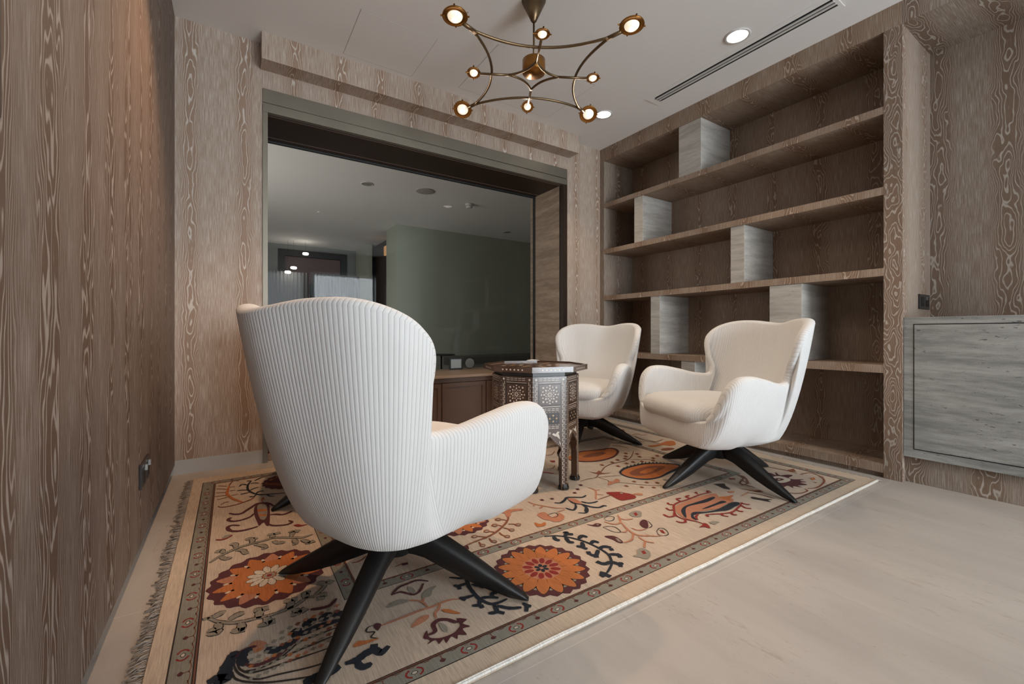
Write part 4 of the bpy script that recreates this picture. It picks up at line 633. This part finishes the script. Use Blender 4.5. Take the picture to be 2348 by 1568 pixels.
# ------------------------------------------------------------------ inlaid octagonal table
TB = (1.532, 2.105); TA = math.radians(141.2)
tab = empty('octagonal_table', (TB[0], TB[1], 0.0145), TA, 'dark carved octagonal side table inlaid with mother of pearl between the armchairs', 'table')
M['inlay_wood'] = plain('dark_inlaid_wood', srgb(66, 42, 28)[:3], 0.28, coat=0.5, noise=0.3, nscale=12)
M['pearl'] = plain('mother_of_pearl', srgb(196, 186, 172)[:3], 0.35, coat=0.3)
M['ebony'] = plain('ebony_line', srgb(18, 14, 12)[:3], 0.35)
M['bone'] = plain('bone_inlay', srgb(176, 140, 100)[:3], 0.4)
RB, RT = 0.259, 0.311
half = RB*math.sin(PI/8); apo = RB*math.cos(PI/8)
def side_panel(k):
    """one face of the eight sided body; local a across, z up, looking outwards"""
    m = MB(); an = PI/4*k+PI/8; n = Vector((math.cos(an), math.sin(an), 0)); t = Vector((-n.y, n.x, 0))
    def W(a, z, d=0.0): return n*(apo+d)+t*a+Vector((0, 0, z))
    # outline of the arch opening (right half)
    arch = [(0.0, 0.300), (0.012, 0.288), (0.030, 0.268), (0.050, 0.250), (0.066, 0.236), (0.068, 0.222), (0.060, 0.208), (0.056, 0.196), (0.060, 0.182), (0.068, 0.170), (0.068, 0.0)]
    th = 0.034; zt = 0.628
    for sg in (1, -1):
        A = [(sg*a, z) for a, z in arch]
        for i in range(len(A)-1):
            (a0, z0), (a1, z1) = A[i], A[i+1]
            # strip between arch edge and column edge
            for d in (0.0, -th):
                m.poly([W(a0, z0, d), W(sg*half, z0, d), W(sg*half, z1, d), W(a1, z1, d)])
            m.poly([W(a0, z0), W(a1, z1), W(a1, z1, -th), W(a0, z0, -th)])
        for d in (0.0, -th): m.poly([W(0, 0.300, d), W(sg*half, 0.300, d), W(sg*half, zt, d), W(0, zt, d)])
    d1, d2 = 0.0006, 0.0010
    def q(a0, a1, z0, z1, mi, d=d1): m.poly([W(a0, z0, d), W(a1, z0, d), W(a1, z1, d), W(a0, z1, d)], mi)
    def pg(pts, mi, d=d2): m.poly([W(a, z, d) for a, z in pts], mi)
    def dashes(a0, a1, z, h=0.0028, off=0.0, L=0.019, g=0.005):
        a = a0+off
        while a < a1-0.004:
            q(a, min(a+L, a1), z-h/2, z+h/2, 1); a += L+g
    E0 = half-0.006
    for z in (0.618, 0.608): dashes(-0.062, 0.062, z, off=0 if z > 0.61 else -0.0)
    q(-0.062, 0.062, 0.5935, 0.596, 1)
    for sg in (1, -1):   # column dashes and diamonds
        for j, a in enumerate((0.076, 0.0845)):
            z = 0.600-0.012*j
            while z > 0.04:
                q(sg*a-0.0016, sg*a+0.0016, z-0.020, z, 1); z -= 0.026
        q(sg*0.0905-0.0006, sg*0.0905+0.0006, 0.03, 0.62, 2)
        pg([(sg*0.080, 0.605), (sg*0.080+0.0075, 0.6125), (sg*0.080, 0.620), (sg*0.080-0.0075, 0.6125)], 1)
        z = 0.60
        while z > 0.03:   # ivory studs on the corner
            pg([(sg*(half-0.003)+0.0022*math.cos(u), z+0.0022*math.sin(u)) for u in [2*PI*i/6 for i in range(6)]], 1); z -= 0.0265
    # star field
    zc, s_ = 0.530, 0.052
    q(-0.066, 0.066, zc-0.060, zc+0.060, 2, 0.0003); q(-0.062, 0.062, zc-0.056, zc+0.056, 0, 0.0005)
    for i in range(8):
        a = PI/4*i
        def R(p, b, a=a): return (p*math.cos(a)-b*math.sin(a), zc+p*math.sin(a)+b*math.cos(a))
        pg([R(0.003, 0), R(0.010, -0.0028), R(0.020, 0), R(0.010, 0.0028)], 1)
        pg([R(0.026, 0.0), R(0.029, -0.0038), R(0.036, -0.0038), R(0.039, 0), R(0.036, 0.0038), R(0.029, 0.0038)], 1)
        a2 = a+PI/8
        def R2(p, b, a=a2): return (p*math.cos(a)-b*math.sin(a), zc+p*math.sin(a)+b*math.cos(a))
        pg([R2(0.019, 0), R2(0.024, -0.004), R2(0.029, 0), R2(0.024, 0.004)], 1)
        pg([R2(0.040, -0.0045), R2(0.0485, -0.001), R2(0.0485, 0.003), R2(0.041, 0.0045)], 1)
        if i % 2: pg([R(0.058, 0), R(0.066, -0.008), R(0.066, 0.008)] if False else [R(0.046, 0), R(0.056, -0.007), R(0.060, 0), R(0.056, 0.007)], 1)
        else: pg([R(0.043, 0), R(0.052, -0.006), R(0.052, 0.006)], 1)
    q(-0.062, 0.062, 0.4625, 0.465, 1)
    for z in (0.452, 0.443): dashes(-0.062, 0.062, z)
    # turned grille window
    q(-0.056, 0.056, 0.368, 0.428, 2, 0.0004)
    for i in range(5):
        for j in range(3):
            a, z = -0.04+0.02*i, 0.382+0.016*j; pg([(a, z-0.0065), (a+0.0065, z), (a, z+0.0065), (a-0.0065, z)], 3 if (i+j) % 2 else 0, 0.0008)
    for i in range(7):
        for z in (0.433, 0.363): pg([(-0.054+0.018*i+0.002*math.cos(u), z+0.002*math.sin(u)) for u in [2*PI*j/6 for j in range(6)]], 1)
    for z in (0.354, 0.345): dashes(-0.062, 0.062, z)
    # arch spandrels: pale leaf scrolls and studded edge
    for sg in (1, -1):
        pg([(sg*0.012, 0.312), (sg*0.022, 0.318), (sg*0.034, 0.312), (sg*0.046, 0.326), (sg*0.058, 0.322), (sg*0.050, 0.314), (sg*0.056, 0.302), (sg*0.060, 0.280), (sg*0.052, 0.288), (sg*0.042, 0.298), (sg*0.030, 0.300), (sg*0.020, 0.306)], 1)
        pg([(sg*0.056, 0.276), (sg*0.063, 0.262), (sg*0.066, 0.248), (sg*0.057, 0.260)], 1)
        for i in range(len(arch)-2):
            for f in (0.0, 0.5):
                a = arch[i][0]*(1-f)+arch[i+1][0]*f; z = arch[i][1]*(1-f)+arch[i+1][1]*f
                pg([(sg*(a+0.003)+0.0015*math.cos(u), z+0.004+0.0015*math.sin(u)) for u in [2*PI*j/5 for j in range(5)]], 1)
    pg([(0.006*math.cos(u), 0.318+0.006*math.sin(u)) for u in [2*PI*i/10 for i in range(10)]], 1); pg([(0.003*math.cos(u), 0.318+0.003*math.sin(u)) for u in [2*PI*i/10 for i in range(10)]], 0, 0.0014)
    return m.build('side_panel', [M['inlay_wood'], M['pearl'], M['ebony'], M['bone']], tab, recalc=False)
for k in range(8): side_panel(k)
def octo(r, a0=0.0): return [(r*math.cos(a0+PI/4*i), r*math.sin(a0+PI/4*i)) for i in range(8)]
for k in range(8):
    a = PI/4*k; m = MB(); cx, cy = (RB-0.022)*math.cos(a), (RB-0.022)*math.sin(a)
    X = Matrix.Translation((cx, cy, 0)) @ Matrix.Rotation(a, 4, 'Z')
    m.lathe([(0.030, 0.0), (0.030, 0.014), (0.025, 0.022), (0.024, 0.030)], 8, X, smooth=False); m.build('foot', M['ebony'], tab)
m = MB(); m.prism(octo(RB-0.012), 0.6285, 0.651); m.build('neck', M['ebony'], tab)
m = MB(); n8 = octo(RT); i8 = octo(RT-0.014); b8 = octo(RB+0.01)
def ring(a, za, b, zb, mi=0):
    for i in range(8):
        j = (i+1) % 8; m.poly([(a[i][0], a[i][1], za), (a[j][0], a[j][1], za), (b[j][0], b[j][1], zb), (b[i][0], b[i][1], zb)], mi)
ring(b8, 0.6515, n8, 0.655); ring(n8, 0.655, n8, 0.6845); ring(n8, 0.6845, i8, 0.6845); ring(i8, 0.6845, i8, 0.676); m.poly([(x, y, 0.676) for x, y in i8]); m.poly([(x, y, 0.6515) for x, y in b8[::-1]])
for k in range(8):
    a = PI/4*k+PI/8; n = Vector((math.cos(a), math.sin(a), 0)); t = Vector((-n.y, n.x, 0)); ap = RT*math.cos(PI/8)
    for j in range(6):
        c = -0.06+0.024*j; s_ = 0.0042
        m.poly([tuple(n*(ap+0.0006)+t*(c+p*s_)+Vector((0, 0, 0.669+q_*s_))) for p, q_ in ((-1, -1), (1, -1), (1, 1), (-1, 1))], 1)
    # top: rays and bands
    ap2 = (RT-0.03)*math.cos(PI/8)
    m.poly([tuple(n*ap2*f+t*c+Vector((0, 0, 0.6764))) for f, c in ((0.97, -0.09), (0.97, 0.09), (1.0, 0.092), (1.0, -0.092))], 1)
    for f in (0.35, 0.55, 0.75):
        m.poly([tuple(n*ap2*(f+p)+t*q_+Vector((0, 0, 0.6765))) for p, q_ in ((-0.07, 0), (0, -0.018), (0.07, 0), (0, 0.018))], 2 if f == 0.55 else 1)
m.build('tabletop', [M['inlay_wood'], M['pearl'], M['bone']], tab, recalc=False)
# ------------------------------------------------------------------ armchair
#   rim(x,y,z)  bottom(x,y,z)  inner seat ring(x,y,z)  inward normal  edge direction  thickness cap
K = [
 ((0.000, -0.482, 0.913), (0.000, -0.260, 0.274), (0.000, -0.200, 0.400), (0.000, 1.000, 0.000), (0.000, 0.000, 1.000), 0.070, 0.020),
 ((0.168, -0.436, 0.932), (0.124, -0.255, 0.274), (0.100, -0.200, 0.400), (-0.200, 1.000, 0.000), (0.020, 0.000, 1.000), 0.068, 0.020),
 ((0.290, -0.379, 0.931), (0.192, -0.235, 0.274), (0.170, -0.190, 0.400), (-0.500, 0.850, 0.000), (0.250, 0.050, 0.950), 0.062, 0.020),
 ((0.362, -0.299, 0.905), (0.232, -0.206, 0.274), (0.220, -0.170, 0.400), (-0.850, 0.500, 0.000), (0.350, 0.450, 0.800), 0.056, 0.020),
 ((0.385, -0.232, 0.866), (0.254, -0.176, 0.274), (0.245, -0.150, 0.390), (-1.000, 0.120, 0.000), (0.200, 0.930, 0.300), 0.052, 0.020),
 ((0.387, -0.197, 0.810), (0.265, -0.147, 0.274), (0.255, -0.130, 0.380), (-1.000, 0.000, 0.000), (0.000, 1.000, 0.000), 0.052, 0.020),
 ((0.362, -0.187, 0.718), (0.274, -0.118, 0.274), (0.262, -0.100, 0.380), (-1.000, 0.000, 0.000), (0.000, 1.000, -0.100), 0.054, 0.020),
 ((0.331, -0.191, 0.641), (0.280, -0.088, 0.274), (0.265, -0.070, 0.380), (-1.000, 0.000, 0.000), (0.000, 1.000, 0.100), 0.056, 0.020),
 ((0.331, -0.166, 0.584), (0.282, -0.049, 0.274), (0.267, -0.030, 0.380), (-1.000, 0.000, 0.000), (0.000, 0.500, 0.850), 0.058, 0.020),
 ((0.369, -0.077, 0.578), (0.285, 0.000, 0.274), (0.270, 0.020, 0.380), (-1.000, 0.000, 0.000), (0.000, -0.120, 1.000), 0.066, 0.024),
 ((0.412, 0.037, 0.603), (0.288, 0.076, 0.274), (0.275, 0.070, 0.380), (-1.000, 0.000, 0.000), (0.000, -0.100, 1.000), 0.076, 0.026),
 ((0.435, 0.135, 0.621), (0.290, 0.153, 0.254), (0.280, 0.130, 0.380), (-1.000, 0.000, 0.000), (0.000, 0.100, 1.000), 0.080, 0.027),
 ((0.444, 0.210, 0.617), (0.294, 0.218, 0.257), (0.280, 0.190, 0.380), (-1.000, 0.000, 0.000), (0.000, 0.450, 0.900), 0.080, 0.027),
 ((0.440, 0.258, 0.577), (0.296, 0.273, 0.261), (0.280, 0.240, 0.380), (-1.000, 0.000, 0.000), (0.000, 0.850, 0.500), 0.080, 0.027),
 ((0.424, 0.284, 0.517), (0.298, 0.311, 0.266), (0.280, 0.275, 0.380), (-1.000, 0.000, 0.000), (0.000, 1.000, 0.100), 0.078, 0.026),
 ((0.398, 0.303, 0.458), (0.298, 0.333, 0.270), (0.275, 0.300, 0.370), (-1.000, 0.000, 0.000), (0.000, 1.000, 0.000), 0.074, 0.024),
 ((0.358, 0.324, 0.416), (0.291, 0.349, 0.272), (0.260, 0.310, 0.360), (-0.950, -0.200, 0.000), (0.000, 0.900, 0.350), 0.066, 0.020),
 ((0.300, 0.348, 0.392), (0.265, 0.360, 0.272), (0.220, 0.315, 0.355), (-0.500, -0.850, 0.000), (0.000, 0.300, 1.000), 0.050, 0.016),
 ((0.174, 0.374, 0.386), (0.158, 0.366, 0.267), (0.130, 0.320, 0.350), (0.000, -1.000, 0.000), (0.000, 0.100, 1.000), 0.045, 0.014),
 ((0.000, 0.388, 0.385), (0.000, 0.368, 0.263), (0.000, 0.325, 0.350), (0.000, -1.000, 0.000), (0.000, 0.100, 1.000), 0.045, 0.014)]
CF = (0.548, 0.763, 0.211, 0.174)
def chair_shell():
    flat = [tuple(k[0])+tuple(k[1])+tuple(k[2])+tuple(k[3])+tuple(k[4])+(k[5], k[6]) for k in K]
    mir = lambda t: (-t[0], t[1], t[2], -t[3], t[4], t[5], -t[6], t[7], t[8], -t[9], t[10], t[11], -t[12], t[13], t[14], t[15], t[16])
    full = flat+[mir(t) for t in flat[-2:0:-1]]
    SUB = 7; cols = cr(full, True, SUB); n = len(cols)
    m = MB(); V3 = Vector
    grid = []; meta = []
    mid = []
    for c in cols:
        R, Bt, S = V3(c[0:3]), V3(c[3:6]), V3(c[6:9]); nn = V3(c[9:12]).normalized(); ee = V3(c[12:15]).normalized(); th, cap = c[15], c[16]
        col = [V3((Bt.x*f, Bt.y*f, 0.205+(Bt.z-0.205)*f**2.6)) for f in (0.12, 0.4, 0.65, 0.85, 0.95)]
        back = max(0.0, min(1.0, -(Bt.y)/0.2))
        side = min(1.0, abs(Bt.x)/0.22)
        ss = lambda v, lo, hi: (lambda t: t*t*(3-2*t))(max(0.0, min(1.0, (v-lo)/(hi-lo))))
        w1, w2 = ss(R.y, -.30, .02), ss(R.y, .08, .34)
        fx = (CF[0]*(1-w1)+CF[1]*w1)*(1-w2)+.85*w2; fy = (CF[0]*(1-w1)+.55*w1)*(1-w2)+.95*w2; fz = CF[2]*(1-w2)+CF[3]*w2
        ctl = V3((Bt.x+(R.x-Bt.x)*fx, Bt.y+(R.y-Bt.y)*fy+.012*w2, Bt.z+(R.z-Bt.z)*fz))
        for i in range(0, 13):
            t = i/12; col.append(Bt*(1-t)**2+ctl*2*t*(1-t)+R*t*t)
        outer = len(col)
        I = R+nn*th; cen = (R+I)/2
        for i in range(1, 8):
            a = PI*i/8; col.append(cen-nn*(th/2)*math.cos(a)+ee*cap*math.sin(a))
        col.append(I)
        ctl2 = V3((S.x+(I.x-S.x)*0.8, S.y+(I.y-S.y)*0.75, S.z+(I.z-S.z)*0.35))
        for i in range(1, 9):
            t = i/8; col.append(I*(1-t)**2+ctl2*2*t*(1-t)+S*t*t)
        col += [V3((S.x*f, S.y*f, S.z)) for f in (0.6, 0.15)]
        grid.append([m.v(p) for p in col]); mid.append(col[11])
    # rib coordinates: arc length at mid height for the back panel, depth for the sides, width for the front
    def key(i): k = i/SUB; return k if k <= 19 else 38-k
    arc = [0.0]
    for i in range(1, n+1): arc.append(arc[-1]+(mid[i % n]-mid[i-1]).length)
    L = len(grid[0])
    for i in range(n):
        j = (i+1) % n; kk = key(i+0.5)
        for r in range(L-1):
            vs = [grid[i][r], grid[j][r], grid[j][r+1], grid[i][r+1]]
            if kk < 8: 
                ui, uj = (arc[i] if i < n/2 else arc[i]-arc[n]), (arc[i+1] if i < n/2 else arc[i+1]-arc[n])
                uvs = [(ui, vs[0].co.z), (uj, vs[1].co.z), (uj, vs[2].co.z), (ui, vs[3].co.z)] if r < outer_n[0] else [(v.co.x, v.co.z) for v in vs]
            elif kk < 16: uvs = [(v.co.y+0.10*v.co.z, v.co.z) for v in vs]
            else: uvs = [(v.co.x, v.co.z) for v in vs]
            m.face(vs, 0, uvs, True)
    m.face([g[0] for g in grid][::-1], 0, smooth=True); m.face([g[-1] for g in grid], 0, smooth=True)
    return m
outer_n = [5+12+4]
def armchair(label):
    r = empty('armchair', (0, 0, 0.0125), 0, label, 'armchair', None)
    m = chair_shell(); m.build('upholstered_shell', M['fabric'], r)
    # loose seat cushion with a rounded front
    m = MB(); rows = []; N_ = 40
    prof = [(0.0, 0.384), (0.6, 0.384), (0.95, 0.388), (0.99, 0.404), (1.0, 0.420), (0.988, 0.446), (0.94, 0.472), (0.82, 0.490), (0.5, 0.503), (0.0, 0.506)]
    for f, z in prof[1:-1]:
        row = []
        for i in range(N_):
            a = 2*PI*i/N_; ca, sa = math.cos(a), math.sin(a); e = 0.42
            x = math.copysign(abs(ca)**e, ca)*0.312*f; y = 0.080+math.copysign(abs(sa)**e, sa)*0.306*f
            if y > 0.2: y += 0.018*(1-(x/0.3)**2)
            x *= 1.0 if y > 0 else 0.93
            row.append(m.v((x, y, z-(0.018 if y < 0 else 0.0)*abs(y))))
        rows.append(row)
    for j in range(len(rows)-1):
        for i in range(N_):
            vs = [rows[j][i], rows[j][(i+1) % N_], rows[j+1][(i+1) % N_], rows[j+1][i]]; m.face(vs, 0, [(v.co.x, v.co.y) for v in vs], True)
    m.face(rows[0][::-1], 0, smooth=True); m.face(rows[-1], 0, [(v.co.x, v.co.y) for v in rows[-1]], True)
    m.build('seat_cushion', M['fabric'], r)
    return r
def base(r, ang):
    """four-legged black wooden swivel base, turned by ang against the seat"""
    m = MB(); m.lathe([(0.040, 0.119), (0.046, 0.122), (0.05, 0.2), (0.05, 0.222)], 24); m.build('swivel_hub', M['black'], r)
    prof = [(0.015, 0.122, 0.225, 0.036), (0.06, 0.120, 0.224, 0.037), (0.10, 0.112, 0.214, 0.037), (0.15, 0.090, 0.190, 0.036), (0.23, 0.056, 0.146, 0.033), (0.31, 0.028, 0.098, 0.028), (0.39, 0.006, 0.050, 0.021), (0.435, 0.0, 0.022, 0.015), (0.452, 0.0, 0.008, 0.011)]
    for k in range(4):
        m = MB(); X = Matrix.Rotation(ang+PI/2*k, 4, 'Z'); rings = []
        for d, z0, z1, hw in prof:
            rd = min(hw, (z1-z0)/2)*0.75
            pts = [(-hw*0.25, z0), (hw*0.25, z0), (hw*0.62, z0+(z1-z0)*0.3), (hw, z1-rd*0.7), (hw*0.72, z1-rd*0.12), (0, z1), (-hw*0.72, z1-rd*0.12), (-hw, z1-rd*0.7), (-hw*0.62, z0+(z1-z0)*0.3)]
            rings.append([m.v(X @ Vector((d, y, z))) for y, z in pts])
        for a, b in zip(rings, rings[1:]):
            for i in range(9): m.face([a[i], a[(i+1) % 9], b[(i+1) % 9], b[i]], 0, smooth=i not in (0,))
        m.face(rings[0][::-1]); m.face(rings[-1]); m.build('leg', M['black'], r)
proto = None
def place_chair(x, y, face_deg, leg_deg, label):
    """face_deg: direction the sitter looks; leg_deg: direction of one leg, both in the room"""
    global proto
    if proto is None: proto = armchair(label); r = proto
    else:
        r = proto.copy(); C.objects.link(r); r['label'] = label
        for ch in list(proto.children):
            if ch.name.split('.')[0] in ('upholstered_shell', 'seat_cushion'): c = ch.copy(); C.objects.link(c); c.parent = r
    r.location = (x, y, 0.0145); r.rotation_euler = (0, 0, math.radians(face_deg-90)); r['group'] = 'white ribbed armchairs around the table'
    base(r, math.radians(leg_deg-face_deg+90)); return r
place_chair(0.478, 1.455, 20.6, 47.0, 'white ribbed wing armchair nearest the camera, seen from behind')
place_chair(2.395, 2.620, 200.0, -52.0, 'white ribbed wing armchair facing the camera behind the octagonal table')
place_chair(2.473, 1.508, 160.3, -7.0, 'white ribbed wing armchair in front of the bookcase, its seat facing left')
place_chair(0.600, 2.530, -28.0, 196.0, 'armchair almost wholly hidden behind the nearest one, one black leg tip showing at the left')
# ------------------------------------------------------------------ chandelier
CX, CY, CZ = 1.505, 2.080, 2.43
ch = empty('chandelier', (CX, CY, CZ), math.radians(-28.9), 'antique brass spider chandelier with eight small round lamp heads', 'chandelier')
m = MB(); m.lathe([(0.008, 0.292), (0.016, 0.30), (0.072, H-CZ-0.0005), (0.0, H-CZ-0.0005)], 32); m.build('ceiling_cone', M['brass_dark'], ch)
m = MB(); m.tube([(0, 0, 0.06), (0, 0, 0.295)], 0.006, 10); m.build('rod', M['brass_dark'], ch)
m = MB(); m.lathe([(0.0, -0.008), (0.066, -0.008), (0.068, -0.004), (0.068, 0.066), (0.064, 0.070), (0.0, 0.070)], 32, cap=False); m.build('hub', M['brass'], ch)
def bez(a, c, b, n=14): return [tuple(a[k]*(1-t)**2+c[k]*2*t*(1-t)+b[k]*t*t for k in range(3)) for t in [i/n for i in range(n+1)]]
NR = 0.355; zt = -0.018
for k in range(4):
    X = Matrix.Rotation(PI/2*k, 3, 'Z'); r2 = lambda p: tuple(X @ Vector(p))
    # outer bowed tube between two corner nodes
    m = MB(); m.tube([r2(p) for p in bez((NR, -NR, zt), (0.142, 0.0, zt), (NR, NR, zt), 20)], 0.0075, 8); m.build('outer_tube', M['brass_dark'], ch)
    m = MB(); m.tube([r2(p) for p in [(NR-0.015, NR-0.015, zt), (0.40, 0.40, zt)]], [0.011, 0.0095], 8); m.build('corner_arm', M['brass_dark'], ch)
    # inner star
    m = MB(); m.tube([r2(p) for p in bez((0.150, 0.0, -0.024), (0.034, 0.034, -0.024), (0.0, 0.150, -0.024), 14)], 0.0068, 8); m.build('inner_tube', M['brass_dark'], ch)
    m = MB(); m.tube([r2(p) for p in [(0.140, 0, -0.024), (0.325, 0, -0.024)]], 0.0072, 8); m.build('spoke', M['brass_dark'], ch)
def head(pos, size, tilt_dir, tilt, name='lamp_head'):
    """brass bowl with a domed glass lens; faces down, tilted by tilt towards tilt_dir (room angle)"""
    R3 = Matrix.Rotation(-math.radians(-28.9), 4, 'Z')
    ax = R3 @ Vector((math.cos(tilt_dir+PI/2), math.sin(tilt_dir+PI/2), 0))
    X = Matrix.Translation(pos) @ Matrix.Rotation(-math.radians(tilt), 4, ax)
    s = size
    m = MB(); m.lathe([(0.30*s, 0.30*s), (0.75*s, 0.22*s), (0.97*s, 0.06*s), (1.0*s, -0.06*s), (0.96*s, -0.09*s), (0.90*s, -0.05*s), (0.62*s, 0.02*s), (0.60*s, -0.02*s), (0.58*s, 0.04*s)], 32, X, cap=False)
    m.lathe([(0.0, 0.32*s), (0.30*s, 0.30*s)], 32, X, cap=False)
    hd = m.build(name, M['brass'], ch)
    m = MB(); m.lathe([(0.60*s, -0.01*s), (0.57*s, -0.12*s), (0.46*s, -0.24*s), (0.28*s, -0.33*s), (0.0, -0.36*s)], 28, X, cap=False); m.build('glass_lens', M['lens_glass'], hd)
    m = MB(); m.lathe([(0.0, -0.365*s), (0.13*s, -0.352*s), (0.24*s, -0.345*s)], 16, X, cap=False); m.build('bulb', M['bulb'], hd)
    wires = MB()
    for a in (0.3, 0.7): wires.tube([tuple(X @ Vector(p)) for p in bez((0.7*s*math.cos(a), 0.7*s*math.sin(a), 0.2*s), (1.5*s*math.cos(a), 1.6*s*math.sin(a), 1.5*s), (1.35*s*math.cos(a+1.0), 1.1*s*math.sin(a+1.0), 0.1*s), 10)], 0.0008, 4)
    wires.build('wire', M['brass_dark'], hd)
    for a in (0, PI/2, PI, 3*PI/2):
        k = MB(); k.lathe([(0.0, -0.012), (0.004, -0.010), (0.004, 0.008)], 8, X @ Matrix.Rotation(a, 4, 'Z') @ Matrix.Translation((1.0*s, 0, 0)) @ Matrix.Rotation(PI/2, 4, 'Y'), cap=False); k.build('screw', M['brass'], hd)
    XW = Matrix.Translation((CX, CY, CZ)) @ Matrix.Rotation(math.radians(-28.9), 4, 'Z') @ X
    l = spot('chandelier_lamp', XW @ Vector((0, 0, -0.45*s)), 18 if s > 0.045 else 12, WARM, 2.75, 0.6, 0.02, XW.to_euler())
cam_ang = math.atan2(-CY, -CX)
for k, (tl) in zip(range(4), (28, 4, 4, 30)):
    pass
Q = 0.438
for (x, y), tl in zip(((Q, Q), (-Q, Q), (-Q, -Q), (Q, -Q)), (32, 32, 4, 4)): head((x, y, -0.012), 0.062, cam_ang, tl)
for (x, y), tl in zip(((0.355, 0), (0, 0.355), (-0.355, 0), (0, -0.355)), (8, 36, 16, 4)): head((x, y, -0.02), 0.040, cam_ang, tl)
